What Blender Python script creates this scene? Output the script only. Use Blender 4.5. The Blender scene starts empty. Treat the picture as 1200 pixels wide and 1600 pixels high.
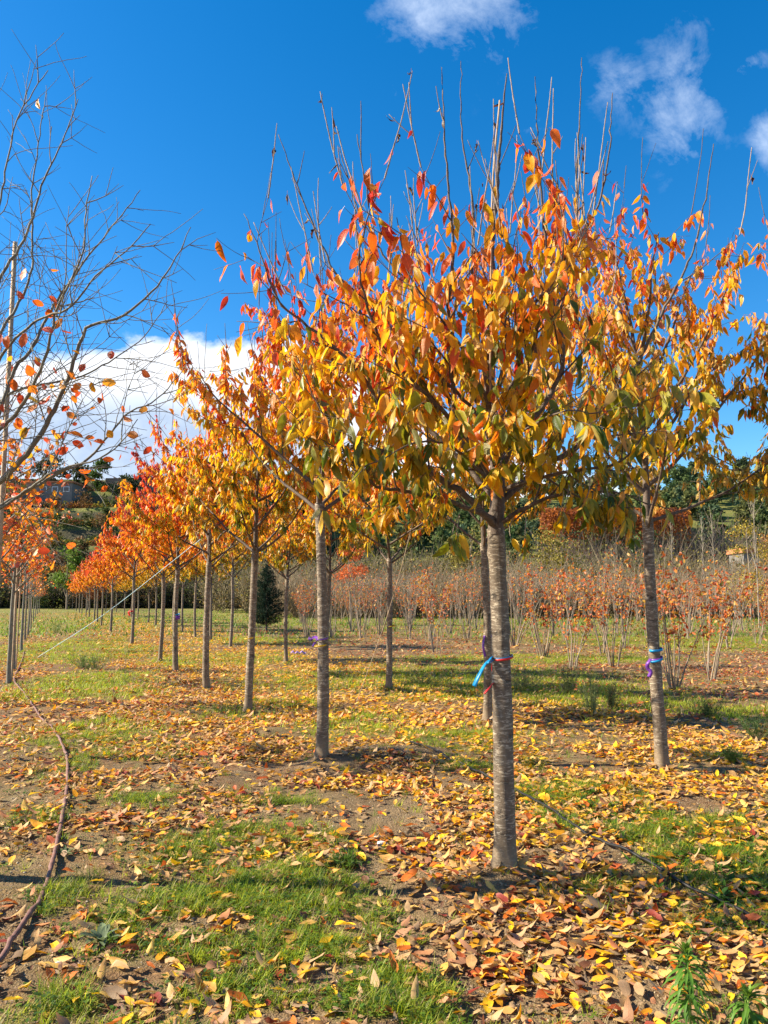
import bpy, math, random
import numpy as np
from math import radians, sin, cos, pi

# ------------------------------------------------------------------ camera, world, sun, exposure
S = bpy.context.scene
COL = S.collection
F = 1200.0
TH = radians(6.42)
CAMH = 1.6
cam_d = bpy.data.cameras.new("camera")
cam = bpy.data.objects.new("camera", cam_d)
COL.objects.link(cam)
cam.location = (0, 0, CAMH)
cam.rotation_euler = (radians(90) + TH, 0, 0)
cam_d.sensor_fit = 'VERTICAL'
cam_d.sensor_height = 36
cam_d.sensor_width = 27
cam_d.lens = 36 * F / 1600
cam_d.clip_start = 0.05
cam_d.clip_end = 5000
S.camera = cam

SUN_AZ = radians(88)      # to the left of the view direction
SUN_EL = radians(34)
SUN_DIR = (-sin(SUN_AZ) * cos(SUN_EL), cos(SUN_AZ) * cos(SUN_EL), sin(SUN_EL))

S.view_settings.view_transform = 'Standard'
S.view_settings.look = 'None'
S.view_settings.exposure = 1.42
S.view_settings.gamma = 1
S.render.engine = 'CYCLES'
S.cycles.max_bounces = 7
S.cycles.diffuse_bounces = 3
S.cycles.glossy_bounces = 2
S.cycles.transmission_bounces = 4
S.cycles.use_denoising = True

def ray(px, py):
    a = (px - 600) / F
    b = (800 - py) / F
    return np.array([a, cos(TH) - b * sin(TH), sin(TH) + b * cos(TH)])

def at(px, py, Y):
    d = ray(px, py)
    return d * (Y / d[1]) + np.array([0, 0, CAMH])

def ground_pt(px, py):
    d = ray(px, py)
    return d * (-CAMH / d[2]) + np.array([0, 0, CAMH])

W = bpy.data.worlds.new("World")
S.world = W
W.use_nodes = True

def nt_tools(nt):
    def N(t, **kw):
        n = nt.nodes.new(t)
        for k, v in kw.items():
            setattr(n, k, v)
        return n
    def L(a, b):
        nt.links.new(a, b)
    def M(op, a, b=None, c=None, clamp=False):
        n = nt.nodes.new('ShaderNodeMath')
        n.operation = op
        n.use_clamp = clamp
        for i, x in enumerate((a, b, c)):
            if x is None:
                continue
            if isinstance(x, (int, float)):
                n.inputs[i].default_value = x
            else:
                nt.links.new(x, n.inputs[i])
        return n.outputs[0]
    def MIX(f, a, b, bt='MIX'):
        n = nt.nodes.new('ShaderNodeMix')
        n.data_type = 'RGBA'
        n.blend_type = bt
        for i, x in ((0, f), (6, a), (7, b)):
            if isinstance(x, (int, float)):
                n.inputs[i].default_value = x
            elif isinstance(x, tuple):
                n.inputs[i].default_value = (*x, 1) if len(x) == 3 else x
            else:
                nt.links.new(x, n.inputs[i])
        return n.outputs[2]
    def RAMP(f, stops, interp='LINEAR'):
        n = nt.nodes.new('ShaderNodeValToRGB')
        n.color_ramp.interpolation = interp
        e = n.color_ramp.elements
        while len(e) < len(stops):
            e.new(0.5)
        for i, (p, c) in enumerate(stops):
            e[i].position = p
            e[i].color = (*c, 1) if isinstance(c, tuple) else (c, c, c, 1)
        nt.links.new(f, n.inputs[0])
        return n.outputs[0]
    def NOISE(vec, scale, detail=4, rough=0.55, dist=0.0):
        n = nt.nodes.new('ShaderNodeTexNoise')
        n.inputs['Scale'].default_value = scale
        n.inputs['Detail'].default_value = detail
        n.inputs['Roughness'].default_value = rough
        n.inputs['Distortion'].default_value = dist
        if vec is not None:
            nt.links.new(vec, n.inputs['Vector'])
        return n.outputs['Fac']
    return N, L, M, MIX, RAMP, NOISE

def build_world():
    nt = W.node_tree
    nt.nodes.clear()
    N, L, M, MIX, RAMP, NOISE = nt_tools(nt)
    out = N('ShaderNodeOutputWorld')
    bg = N('ShaderNodeBackground')
    bg.inputs['Strength'].default_value = 0.056
    sky = N('ShaderNodeTexSky', sky_type='NISHITA')
    sky.sun_disc = False
    sky.sun_elevation = SUN_EL
    sky.sun_rotation = -SUN_AZ
    sky.altitude = 200
    sky.air_density = 1.0
    sky.dust_density = 0.3
    sky.ozone_density = 3.0
    hs = N('ShaderNodeHueSaturation')
    hs.inputs['Saturation'].default_value = 1.40
    hs.inputs['Value'].default_value = 1.50
    hs.inputs['Hue'].default_value = 0.500
    L(sky.outputs[0], hs.inputs['Color'])
    tc = N('ShaderNodeTexCoord')
    sp = N('ShaderNodeSeparateXYZ')
    L(tc.outputs['Generated'], sp.inputs[0])
    y = M('MAXIMUM', M('ABSOLUTE', sp.outputs['Y']), 0.05)
    u = M('DIVIDE', sp.outputs['X'], y)
    v = M('DIVIDE', sp.outputs['Z'], y)
    cb = N('ShaderNodeCombineXYZ')
    L(u, cb.inputs[0])
    L(M('MULTIPLY', v, 1.6), cb.inputs[1])
    uv = cb.outputs[0]
    n1 = NOISE(uv, 5.0, 8, 0.6)
    n2 = NOISE(uv, 16.0, 5, 0.6)
    # low cumulus bank
    edge = M('SUBTRACT', 0.345, M('MULTIPLY', M('MAXIMUM', M('ADD', u, 0.06), 0.0), 0.50))
    edge = M('SUBTRACT', edge, M('MULTIPLY', M('MAXIMUM', M('SUBTRACT', -0.38, u), 0.0), 0.15))
    nn = M('ADD', M('MULTIPLY', M('SUBTRACT', n1, 0.5), 0.16), M('MULTIPLY', M('SUBTRACT', n2, 0.5), 0.05))
    d = M('ADD', M('SUBTRACT', edge, v), nn)
    bank = M('DIVIDE', d, 0.022, clamp=True)
    bank = M('SMOOTH_MIN', bank, 1.0, 0.2)
    # grey belly
    n3 = NOISE(uv, 4.2, 6, 0.55)
    belly = M('MULTIPLY', M('SUBTRACT', 1.0, M('DIVIDE', M('ABSOLUTE', M('SUBTRACT', v, 0.205)), 0.075), clamp=True),
              M('SUBTRACT', 1.0, M('DIVIDE', M('ABSOLUTE', M('ADD', u, 0.33)), 0.34), clamp=True))
    belly = M('MULTIPLY', M('MULTIPLY', belly, 2.6), M('MULTIPLY', n3, 2.0), clamp=True)
    ccol = MIX(belly, (8.6, 8.7, 8.9), (4.0, 4.9, 6.4))
    ccol = MIX(M('MULTIPLY', M('SUBTRACT', n2, 0.42), 1.6, clamp=True), ccol, (7.2, 7.9, 9.0))
    col = MIX(M('MULTIPLY', bank, 0.97), hs.outputs[0], ccol)
    # high wisps
    mpw = N('ShaderNodeMapping'); mpw.inputs['Rotation'].default_value = (0, 0, 1.15); mpw.inputs['Scale'].default_value = (1.25, .8, 1)
    L(uv, mpw.inputs[0])
    n4 = NOISE(mpw.outputs[0], 9.0, 10, 0.66, 0.25)
    blobs = None
    for (px, py, rx, ry, amp) in ((715, 5, 0.12, 0.10, 1.0), (800, 20, 0.06, 0.07, .5), (1065, 165, 0.06, 0.10, 1.05), (975, 135, 0.055, 0.05, .75),
                                  (1200, 225, 0.03, 0.05, .9), (845, 190, 0.035, 0.03, .6), (1165, 100, 0.05, 0.03, .6),
                                  (612, 140, 0.02, 0.03, .5), (205, 527, 0.03, 0.015, .7), (1080, 45, .05, .04, .45)):
        r = ray(px, py)
        bu, bv = r[0] / r[1], r[2] / r[1]
        du = M('DIVIDE', M('SUBTRACT', u, float(bu)), rx)
        dv = M('DIVIDE', M('SUBTRACT', v, float(bv)), ry)
        q = M('ADD', M('MULTIPLY', du, du), M('MULTIPLY', dv, dv))
        g = M('MULTIPLY', M('EXPONENT', M('MULTIPLY', q, -1.0)), amp)
        blobs = g if blobs is None else M('MAXIMUM', blobs, g)
    wisp = M('MULTIPLY', M('SUBTRACT', M('ADD', M('MULTIPLY', blobs, 0.62), M('MULTIPLY', M('SUBTRACT', n4, 0.5), 1.9)), 0.27), 1.0, clamp=True)
    wisp = M('MULTIPLY', wisp, M('MULTIPLY', blobs, 1.5, clamp=True), clamp=True)
    col = MIX(M('MULTIPLY', wisp, 0.72), col, (7.6, 8.6, 10.0))
    L(col, bg.inputs['Color'])
    L(bg.outputs[0], out.inputs[0])
build_world()

sun_d = bpy.data.lights.new("sun", 'SUN')
sun_d.energy = 5.0
sun_d.angle = radians(0.5)
sun_d.color = (1.0, 0.89, 0.70)
sun = bpy.data.objects.new("sun", sun_d)
COL.objects.link(sun)
from mathutils import Vector
sun.rotation_euler = Vector(SUN_DIR).to_track_quat('Z', 'Y').to_euler()

# ------------------------------------------------------------------ numeric helpers
def vnoise(x, y, seed=0):
    x = np.asarray(x, float); y = np.asarray(y, float)
    xi = np.floor(x).astype(np.int64); yi = np.floor(y).astype(np.int64)
    xf = x - xi; yf = y - yi
    xf = xf * xf * (3 - 2 * xf); yf = yf * yf * (3 - 2 * yf)
    def h(a, b):
        n = (a * 374761393 + b * 668265263 + seed * 2246822519) & 0xFFFFFFFF
        n = ((n ^ (n >> 13)) * 1274126177) & 0xFFFFFFFF
        return ((n ^ (n >> 16)) & 0xFFFF) / 65535.0
    a = h(xi, yi); b = h(xi + 1, yi); c = h(xi, yi + 1); d = h(xi + 1, yi + 1)
    return (a * (1 - xf) + b * xf) * (1 - yf) + (c * (1 - xf) + d * xf) * yf

def fbm(x, y, oct=4, seed=0):
    s = 0; a = 0.5; t = 0
    for i in range(oct):
        s = s + a * vnoise(x * 2 ** i + 17.3 * i, y * 2 ** i - 9.1 * i, seed + i)
        t += a; a *= 0.5
    return s / t

MOUNDS = []       # (x, y, radius, height), filled with the trunk bases
def gz(x, y):
    x = np.asarray(x, float); y = np.asarray(y, float)
    z = 0.10 * (fbm(x * .35, y * .35, 2, 3) - .5)
    near = np.clip((26 - np.hypot(x, y)) / 14, 0, 1)
    z = z + near * (0.055 * (fbm(x * 1.9, y * 1.9, 3, 9) - .5) + 0.022 * (fbm(x * 9, y * 9, 2, 12) - .5))
    for (mx, my, r, h) in MOUNDS:
        q = ((x - mx) ** 2 + (y - my) ** 2) / (r * r)
        z = z + h * np.exp(-q)
    return z

def gp(px, py):
    p = ground_pt(px, py)
    return np.array([p[0], p[1], float(gz(p[0], p[1]))])

def norm(v):
    v = np.asarray(v, float)
    return v / (np.linalg.norm(v, axis=-1, keepdims=True) + 1e-12)

def make_mesh(name, V, faces, uv=None, col=None, smooth=True, mat=None):
    """faces: list of int arrays (n,k).  uv: per-vertex (n,2).  col: per-vertex (n,3)."""
    me = bpy.data.meshes.new(name)
    V = np.asarray(V, np.float32)
    me.vertices.add(len(V))
    me.vertices.foreach_set('co', V.ravel())
    faces = [np.asarray(f, np.int32) for f in faces if len(f)]
    loops = np.concatenate([f.ravel() for f in faces])
    sizes = np.concatenate([np.full(len(f), f.shape[1], np.int32) for f in faces])
    starts = np.concatenate([[0], np.cumsum(sizes)[:-1]]).astype(np.int32)
    me.loops.add(len(loops))
    me.loops.foreach_set('vertex_index', loops)
    me.polygons.add(len(sizes))
    me.polygons.foreach_set('loop_start', starts)
    me.polygons.foreach_set('loop_total', sizes)
    me.polygons.foreach_set('use_smooth', np.full(len(sizes), smooth, bool))
    if uv is not None:
        l = me.uv_layers.new(name='UVMap')
        l.data.foreach_set('uv', np.asarray(uv, np.float32)[loops].ravel())
    if col is not None:
        a = me.color_attributes.new('Col', 'FLOAT_COLOR', 'POINT')
        c4 = np.ones((len(V), 4), np.float32)
        c4[:, :3] = col
        a.data.foreach_set('color', c4.ravel())
    me.update(calc_edges=True)
    if mat:
        me.materials.append(mat)
    return me

def link(name, me, parent=None, loc=None, **props):
    o = bpy.data.objects.new(name, me)
    COL.objects.link(o)
    if parent is not None:
        o.parent = parent
    if loc is not None:
        o.location = [float(c) for c in loc]
    for k, v in props.items():
        o[k] = v
    return o

def root(name, label, cat, loc=(0, 0, 0), group=None):
    o = bpy.data.objects.new(name, None)
    COL.objects.link(o)
    o.empty_display_size = .2
    o.location = [float(c) for c in loc]
    o['label'] = label
    o['category'] = cat
    if group:
        o['group'] = group
    return o

class TubeSet:
    """many tubes gathered into one mesh"""
    def __init__(self):
        self.V = []; self.Fq = []; self.Ft = []; self.n = 0
    def add(self, P, R, k=6, cap=True):
        P = np.asarray(P, float); R = np.asarray(R, float)
        m = len(P)
        T = np.gradient(P, axis=0)
        T = norm(T)
        ref = np.array([0.0, 0, 1]) if abs(T[0, 2]) < .9 else np.array([1.0, 0, 0])
        A = norm(np.cross(T, ref)); 
        bad = np.linalg.norm(np.cross(T, ref), axis=1) < 1e-3
        if bad.any():
            A[bad] = A[~bad][0] if (~bad).any() else np.array([1.0, 0, 0])
        B = np.cross(T, A)
        an = np.arange(k) * 2 * pi / k
        ring = P[:, None, :] + R[:, None, None] * (np.cos(an)[None, :, None] * A[:, None, :] + np.sin(an)[None, :, None] * B[:, None, :])
        base = self.n
        self.V.append(ring.reshape(-1, 3))
        i = np.arange(m - 1)[:, None] * k
        j = np.arange(k)[None, :]
        j2 = (j + 1) % k
        q = np.stack([i + j, i + k + j, i + k + j2, i + j2], -1).reshape(-1, 4) + base
        self.Fq.append(q)
        self.n += m * k
        if cap:
            self.V.append(np.array([P[-1] + T[-1] * R[-1] * .6]))
            tip = self.n
            self.n += 1
            e = base + (m - 1) * k
            jj = np.arange(k)
            self.Ft.append(np.stack([e + jj, np.full(k, tip), e + (jj + 1) % k], -1))
    def mesh(self, name, mat, smooth=True):
        fs = []
        if self.Fq: fs.append(np.concatenate(self.Fq))
        if self.Ft: fs.append(np.concatenate(self.Ft))
        return make_mesh(name, np.concatenate(self.V), fs, smooth=smooth, mat=mat)

def sticks(P0, P1, r0, r1, bend=None):
    """vectorised 3-sided tapering sticks, one middle ring; returns V, quads"""
    P0 = np.asarray(P0, float); P1 = np.asarray(P1, float)
    n = len(P0)
    T = norm(P1 - P0)
    ref = np.where(np.abs(T[:, 2:3]) < .9, np.array([[0, 0, 1.0]]), np.array([[1.0, 0, 0]]))
    A = norm(np.cross(T, ref)); B = np.cross(T, A)
    mid = (P0 + P1) / 2
    if bend is not None:
        mid = mid + bend
    r0 = np.broadcast_to(np.asarray(r0, float), (n,)); r1 = np.broadcast_to(np.asarray(r1, float), (n,))
    V = np.zeros((n, 3, 3, 3))
    for ri, (C, r) in enumerate(((P0, r0), (mid, (r0 + r1) / 2), (P1, r1))):
        for k in range(3):
            a = k * 2 * pi / 3
            V[:, ri, k] = C + r[:, None] * (cos(a) * A + sin(a) * B)
    b = np.arange(n)[:, None] * 9
    q = []
    for ri in range(2):
        for k in range(3):
            k2 = (k + 1) % 3
            q.append(np.concatenate([b + ri * 3 + k, b + ri * 3 + 3 + k, b + ri * 3 + 3 + k2, b + ri * 3 + k2], 1))
    return V.reshape(-1, 3), np.concatenate(q)

# leaf template: stalk strip (4 verts) + blade
def leaf_template(prof, rows):
    """prof(t)->half width 0..1; rows interior t values. returns (u,t) list and faces"""
    vs = [(0.0, 0.0)]
    for t in rows:
        vs += [(-prof(t), t), (0.0, t), (prof(t), t)]
    vs.append((0.0, 1.0))
    tri = []; quad = []
    tri += [(0, 1, 2), (0, 2, 3)]
    tri = [(0, 2, 1), (0, 3, 2)]
    for i in range(len(rows) - 1):
        a = 1 + 3 * i
        quad += [(a, a + 1, a + 4, a + 3), (a + 1, a + 2, a + 5, a + 4)]
    a = 1 + 3 * (len(rows) - 1)
    tip = len(vs) - 1
    tri += [(a, a + 1, tip), (a + 1, a + 2, tip)]
    return np.array(vs), np.array(tri), np.array(quad)

def ovate(t):
    return (math.sin(pi * min(1, t ** .78)) ** .9) * (1 - .25 * t) * 1.08
def elliptic(t):
    return math.sin(pi * t) ** .75
def lance(t):
    return math.sin(pi * t ** .8) ** 1.2
T_HI = leaf_template(ovate, (.1, .28, .5, .72, .88))
T_MID = leaf_template(ovate, (.22, .55, .82))
T_LOW = leaf_template(ovate, (.42,))
T_ELL = leaf_template(elliptic, (.12, .35, .62, .85))
T_ELM = leaf_template(elliptic, (.3, .7))
T_LAN = leaf_template(lance, (.15, .35, .6, .82))

def leaves(O, D, Nn, Ln, Wd, fold, curl, colr, tmpl, stalk_from=None, wav=0.0, seed=0, twist=None):
    """vectorised blades. O origin, D direction, Nn normal hint (n,3). returns V,tri,quad,uv,col"""
    tv, tt, tq = tmpl
    O = np.asarray(O, float)
    n = len(O)
    rs = np.random.RandomState(seed)
    D = norm(D)
    Sd = norm(np.cross(D, Nn)); Nr = np.cross(Sd, D)
    u = tv[:, 0][None, :]; t = tv[:, 1][None, :]
    Ln = np.broadcast_to(Ln, (n,))[:, None]; Wd = np.broadcast_to(Wd, (n,))[:, None] * .5
    fold = np.broadcast_to(fold, (n,))[:, None]; curl = np.broadcast_to(curl, (n,))[:, None] + 1e-4
    along = Ln * np.sin(curl * t) / curl
    lift = -Ln * (1 - np.cos(curl * t)) / curl
    side = Wd * u * np.cos(fold)
    lift = lift + np.abs(u) * Wd * np.sin(fold)
    if wav:
        ph = rs.rand(n, 1) * 6.28
        lift = lift + np.where(u != 0, np.sin(t * 9 + ph + np.sign(u) * 1.3) * wav * Wd, 0)
    if twist is not None:
        tw = twist[:, None] * t
        s2 = side * np.cos(tw) - lift * 0; l2 = lift + side * np.sin(tw)
        side, lift = s2, l2
    V = O[:, None, :] + along[..., None] * D[:, None, :] + side[..., None] * Sd[:, None, :] + lift[..., None] * Nr[:, None, :]
    m = len(tv)
    b = np.arange(n)[:, None, None] * m
    tri = (b + tt[None]).reshape(-1, 3)
    quad = (b + tq[None]).reshape(-1, 4) if len(tq) else np.zeros((0, 4), int)
    uv = np.stack([np.broadcast_to(u * .5 + .5, (n, m)), np.broadcast_to(t, (n, m))], -1).reshape(-1, 2)
    colr = np.asarray(colr, float)
    if colr.ndim == 2:
        cc = np.repeat(colr[:, None, :], m, 1)
    else:
        cc = colr      # (n,m,3)
    V = V.reshape(-1, 3)
    cc = cc.reshape(-1, 3)
    if stalk_from is not None:
        P = np.asarray(stalk_from, float)
        w = .0011
        sv = np.stack([P - Sd * w, P + Sd * w, O - Sd * w, O + Sd * w], 1).reshape(-1, 3)
        bb = np.arange(n)[:, None] * 4 + len(V)
        sq = np.concatenate([bb, bb + 1, bb + 3, bb + 2], 1)
        V = np.concatenate([V, sv])
        quad = np.concatenate([quad, sq]) if len(quad) else sq
        uv = np.concatenate([uv, np.tile([[.5, 0.02]], (len(sv), 1))])
        cc = np.concatenate([cc, np.tile([[.30, .12, .04]], (len(sv), 1))])
    return V, tri, quad, uv, cc

# ------------------------------------------------------------------ materials
def new_mat(name):
    m = bpy.data.materials.new(name)
    m.use_nodes = True
    nt = m.node_tree
    nt.nodes.clear()
    return m, nt, nt_tools(nt)

def leaf_material(name, trans=0.45, rough=0.42, veins=True, back=0.35, spec=0.4, tboost=1.25):
    m, nt, (N, L, M, MIX, RAMP, NOISE) = new_mat(name)
    out = N('ShaderNodeOutputMaterial')
    at_ = N('ShaderNodeAttribute', attribute_name='Col')
    geo = N('ShaderNodeNewGeometry')
    c = at_.outputs['Color']
    pb = N('ShaderNodeBsdfPrincipled')
    if veins:
        uvn = N('ShaderNodeUVMap')
        sp = N('ShaderNodeSeparateXYZ')
        L(uvn.outputs[0], sp.inputs[0])
        au = M('ABSOLUTE', M('SUBTRACT', sp.outputs[0], 0.5))
        ph = M('SUBTRACT', M('MULTIPLY', sp.outputs[1], 60.0), M('MULTIPLY', au, 44.0))
        ve = M('POWER', M('ABSOLUTE', M('SINE', ph)), 7.0)
        mid = M('LESS_THAN', au, 0.02)
        ve = M('MAXIMUM', M('MULTIPLY', ve, 0.42), M('MULTIPLY', mid, 0.7))
        c = MIX(ve, c, MIX(1.0, c, (1.5, 1.4, 1.25), 'MULTIPLY'))
        bump = N('ShaderNodeBump')
        bump.inputs['Strength'].default_value = 0.5
        bump.inputs['Distance'].default_value = 0.002
        L(ve, bump.inputs['Height'])
        bump.invert = True
        L(bump.outputs[0], pb.inputs['Normal'])
    tc = N('ShaderNodeTexCoord')
    nz = NOISE(tc.outputs['Object'], 45.0, 4)
    c = MIX(M('MULTIPLY', M('SUBTRACT', nz, 0.35), 1.5, clamp=True), MIX(1.0, c, (0.72, 0.62, 0.6), 'MULTIPLY'), c)
    pale = MIX(back, c, (0.56, 0.40, 0.22))
    cb = MIX(geo.outputs['Backfacing'], c, pale)
    L(cb, pb.inputs['Base Color'])
    pb.inputs['Roughness'].default_value = rough
    pb.inputs['Specular IOR Level'].default_value = spec
    tr = N('ShaderNodeBsdfTranslucent')
    L(MIX(1.0, c, (tboost, tboost, tboost * .8), 'MULTIPLY'), tr.inputs['Color'])
    mx = N('ShaderNodeMixShader')
    mx.inputs[0].default_value = trans
    L(pb.outputs[0], mx.inputs[1])
    L(tr.outputs[0], mx.inputs[2])
    L(mx.outputs[0], out.inputs[0])
    return m

def bark_material(name, base, pale, dark, zs=10.0, sc=16.0, lent=0.6, dirt=True, moss=0.0):
    """cherry-like bark: fine horizontal pale lenticels on brown-grey"""
    m, nt, (N, L, M, MIX, RAMP, NOISE) = new_mat(name)
    out = N('ShaderNodeOutputMaterial')
    pb = N('ShaderNodeBsdfPrincipled')
    tc = N('ShaderNodeTexCoord')
    mp = N('ShaderNodeMapping')
    mp.inputs['Scale'].default_value = (1, 1, zs)
    L(tc.outputs['Object'], mp.inputs[0])
    n1 = NOISE(mp.outputs[0], sc, 6, 0.75, 1.1)
    n2 = NOISE(tc.outputs['Object'], 6.0, 5, 0.65)
    mp2 = N('ShaderNodeMapping')
    mp2.inputs['Scale'].default_value = (1, 1, zs * .35)
    L(tc.outputs['Object'], mp2.inputs[0])
    n3 = NOISE(mp2.outputs[0], sc * .5, 4, 0.7, 0.5)
    n6 = NOISE(tc.outputs['Object'], 3.2, 4, 0.6)
    f = M('MULTIPLY', M('SUBTRACT', n1, M('ADD', 0.60, M('MULTIPLY', n6, -0.17))), 9.0, clamp=True)
    c = MIX(M('MULTIPLY', M('SUBTRACT', n2, 0.3), 2.2, clamp=True), base, tuple(x * 1.45 for x in base))
    c = MIX(M('MULTIPLY', f, lent), c, pale)
    dk = M('MULTIPLY', M('SUBTRACT', n3, 0.56), 8.0, clamp=True)
    c = MIX(M('MULTIPLY', dk, 0.85), c, dark)
    if moss:
        n5 = NOISE(tc.outputs['Object'], 3.0, 5, 0.7)
        c = MIX(M('MULTIPLY', M('MULTIPLY', M('SUBTRACT', n5, 0.5), 5.0, clamp=True), moss), c, (0.20, 0.22, 0.09))
    if dirt:
        sp = N('ShaderNodeSeparateXYZ')
        L(tc.outputs['Object'], sp.inputs[0])
        dz = M('SUBTRACT', 1.0, M('DIVIDE', M('ADD', sp.outputs[2], M('MULTIPLY', n2, -0.22)), 0.07), clamp=True)
        c = MIX(M('MULTIPLY', dz, 0.75), c, (0.21, 0.15, 0.09))
    L(c, pb.inputs['Base Color'])
    pb.inputs['Roughness'].default_value = 0.72
    pb.inputs['Specular IOR Level'].default_value = 0.3
    bump = N('ShaderNodeBump')
    bump.inputs['Strength'].default_value = 0.9
    bump.inputs['Distance'].default_value = 0.006
    L(M('SUBTRACT', n1, M('MULTIPLY', dk, 0.8)), bump.inputs['Height'])
    L(bump.outputs[0], pb.inputs['Normal'])
    L(pb.outputs[0], out.inputs[0])
    return m

def plain(name, col, rough=0.6, spec=0.3, nscale=0, amt=0.3, trans=0.0, metallic=0):
    m, nt, (N, L, M, MIX, RAMP, NOISE) = new_mat(name)
    out = N('ShaderNodeOutputMaterial')
    pb = N('ShaderNodeBsdfPrincipled')
    c = col
    if nscale:
        tc = N('ShaderNodeTexCoord')
        nz = NOISE(tc.outputs['Object'], nscale, 5, 0.65)
        c = MIX(M('MULTIPLY', M('SUBTRACT', nz, 0.3), 2.4, clamp=True), tuple(x * (1 - amt) for x in col), tuple(min(1, x * (1 + amt)) for x in col))
        L(c, pb.inputs['Base Color'])
    else:
        pb.inputs['Base Color'].default_value = (*col, 1)
    pb.inputs['Roughness'].default_value = rough
    pb.inputs['Specular IOR Level'].default_value = spec
    pb.inputs['Metallic'].default_value = metallic
    if trans:
        tr = N('ShaderNodeBsdfTranslucent')
        tr.inputs['Color'].default_value = (*col, 1)
        mx = N('ShaderNodeMixShader')
        mx.inputs[0].default_value = trans
        L(pb.outputs[0], mx.inputs[1]); L(tr.outputs[0], mx.inputs[2])
        L(mx.outputs[0], out.inputs[0])
    else:
        L(pb.outputs[0], out.inputs[0])
    return m

M_LEAF = leaf_material('cherry_leaf', 0.48, 0.36)
M_LEAFD = leaf_material('fallen_leaf', 0.22, 0.48, back=0.45, spec=0.35)
M_SHRUBLEAF = leaf_material('shrub_leaf', 0.4, 0.5, veins=False, back=.15)
M_GRASS = leaf_material('grass_blade', 0.45, 0.5, veins=False, back=0.0, spec=.3)
M_FARLEAF = leaf_material('distant_foliage', 0.25, 0.7, veins=False, back=0.0, spec=.15)
M_BARK = bark_material('cherry_bark', (0.120, 0.088, 0.058), (0.56, 0.47, 0.34), (0.028, 0.021, 0.015), 4.2, 16.0, .78)
M_BARKL = bark_material('limb_bark', (0.085, 0.060, 0.043), (0.26, 0.21, 0.16), (0.03, 0.022, 0.018), 4.0, 30.0, .5, dirt=False)
M_TWIG = bark_material('twig_bark', (0.24, 0.185, 0.14), (0.42, 0.36, 0.29), (0.07, 0.045, 0.035), 1.0, 60.0, .5, dirt=False)
M_BEECH = bark_material('grey_smooth_bark', (0.16, 0.145, 0.11), (0.27, 0.25, 0.19), (0.06, 0.05, 0.04), 2.5, 14.0, .5, dirt=False, moss=.35)
M_DTWIG = plain('dark_twig', (0.10, 0.075, 0.065), .6, .3, 40, .4)
M_STAKE = plain('weathered_stake', (0.42, 0.30, 0.19), .75, .2, 22, .3)
M_STEM = bark_material('shrub_stem', (0.20, 0.155, 0.11), (0.40, 0.33, 0.25), (0.07, 0.052, 0.038), 1.5, 20.0, .4, dirt=False)

# ------------------------------------------------------------------ tree building
def wander(rs, start, d, length, step, up, wob, down=0.0):
    n = max(3, int(length / step) + 1)
    P = [np.array(start, float)]
    d = norm(d)
    for i in range(n - 1):
        d = norm(d + np.array([0, 0, up]) * step + rs.normal(0, wob, 3) * math.sqrt(step))
        P.append(P[-1] + d * (length / (n - 1)))
    return np.array(P)

def resample(P, step):
    P = np.asarray(P, float)
    # catmull-rom then even spacing
    Q = [P[0]]
    Pe = np.concatenate([[2 * P[0] - P[1]], P, [2 * P[-1] - P[-2]]])
    for i in range(1, len(Pe) - 2):
        p0, p1, p2, p3 = Pe[i - 1:i + 3]
        for s in np.linspace(0, 1, 9)[1:]:
            Q.append(.5 * (2 * p1 + (p2 - p0) * s + (2 * p0 - 5 * p1 + 4 * p2 - p3) * s * s + (3 * p1 - p0 - 3 * p2 + p3) * s ** 3))
    Q = np.array(Q)
    L_ = np.concatenate([[0], np.cumsum(np.linalg.norm(np.diff(Q, axis=0), axis=1))])
    n = max(3, int(L_[-1] / step) + 1)
    s = np.linspace(0, L_[-1], n)
    return np.stack([np.interp(s, L_, Q[:, k]) for k in range(3)], 1)

def side_dir(rs, T, ang):
    r = norm(rs.normal(0, 1, 3))
    a = norm(np.cross(T, r))
    return norm(T * cos(ang) + a * sin(ang))

def nodal(n, r0, r1, rs, amt=.35):
    R = np.linspace(r0, r1, n)
    R = R * (1 + amt * (np.arange(n) % 2) * (r0 < .006))
    return R

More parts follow.
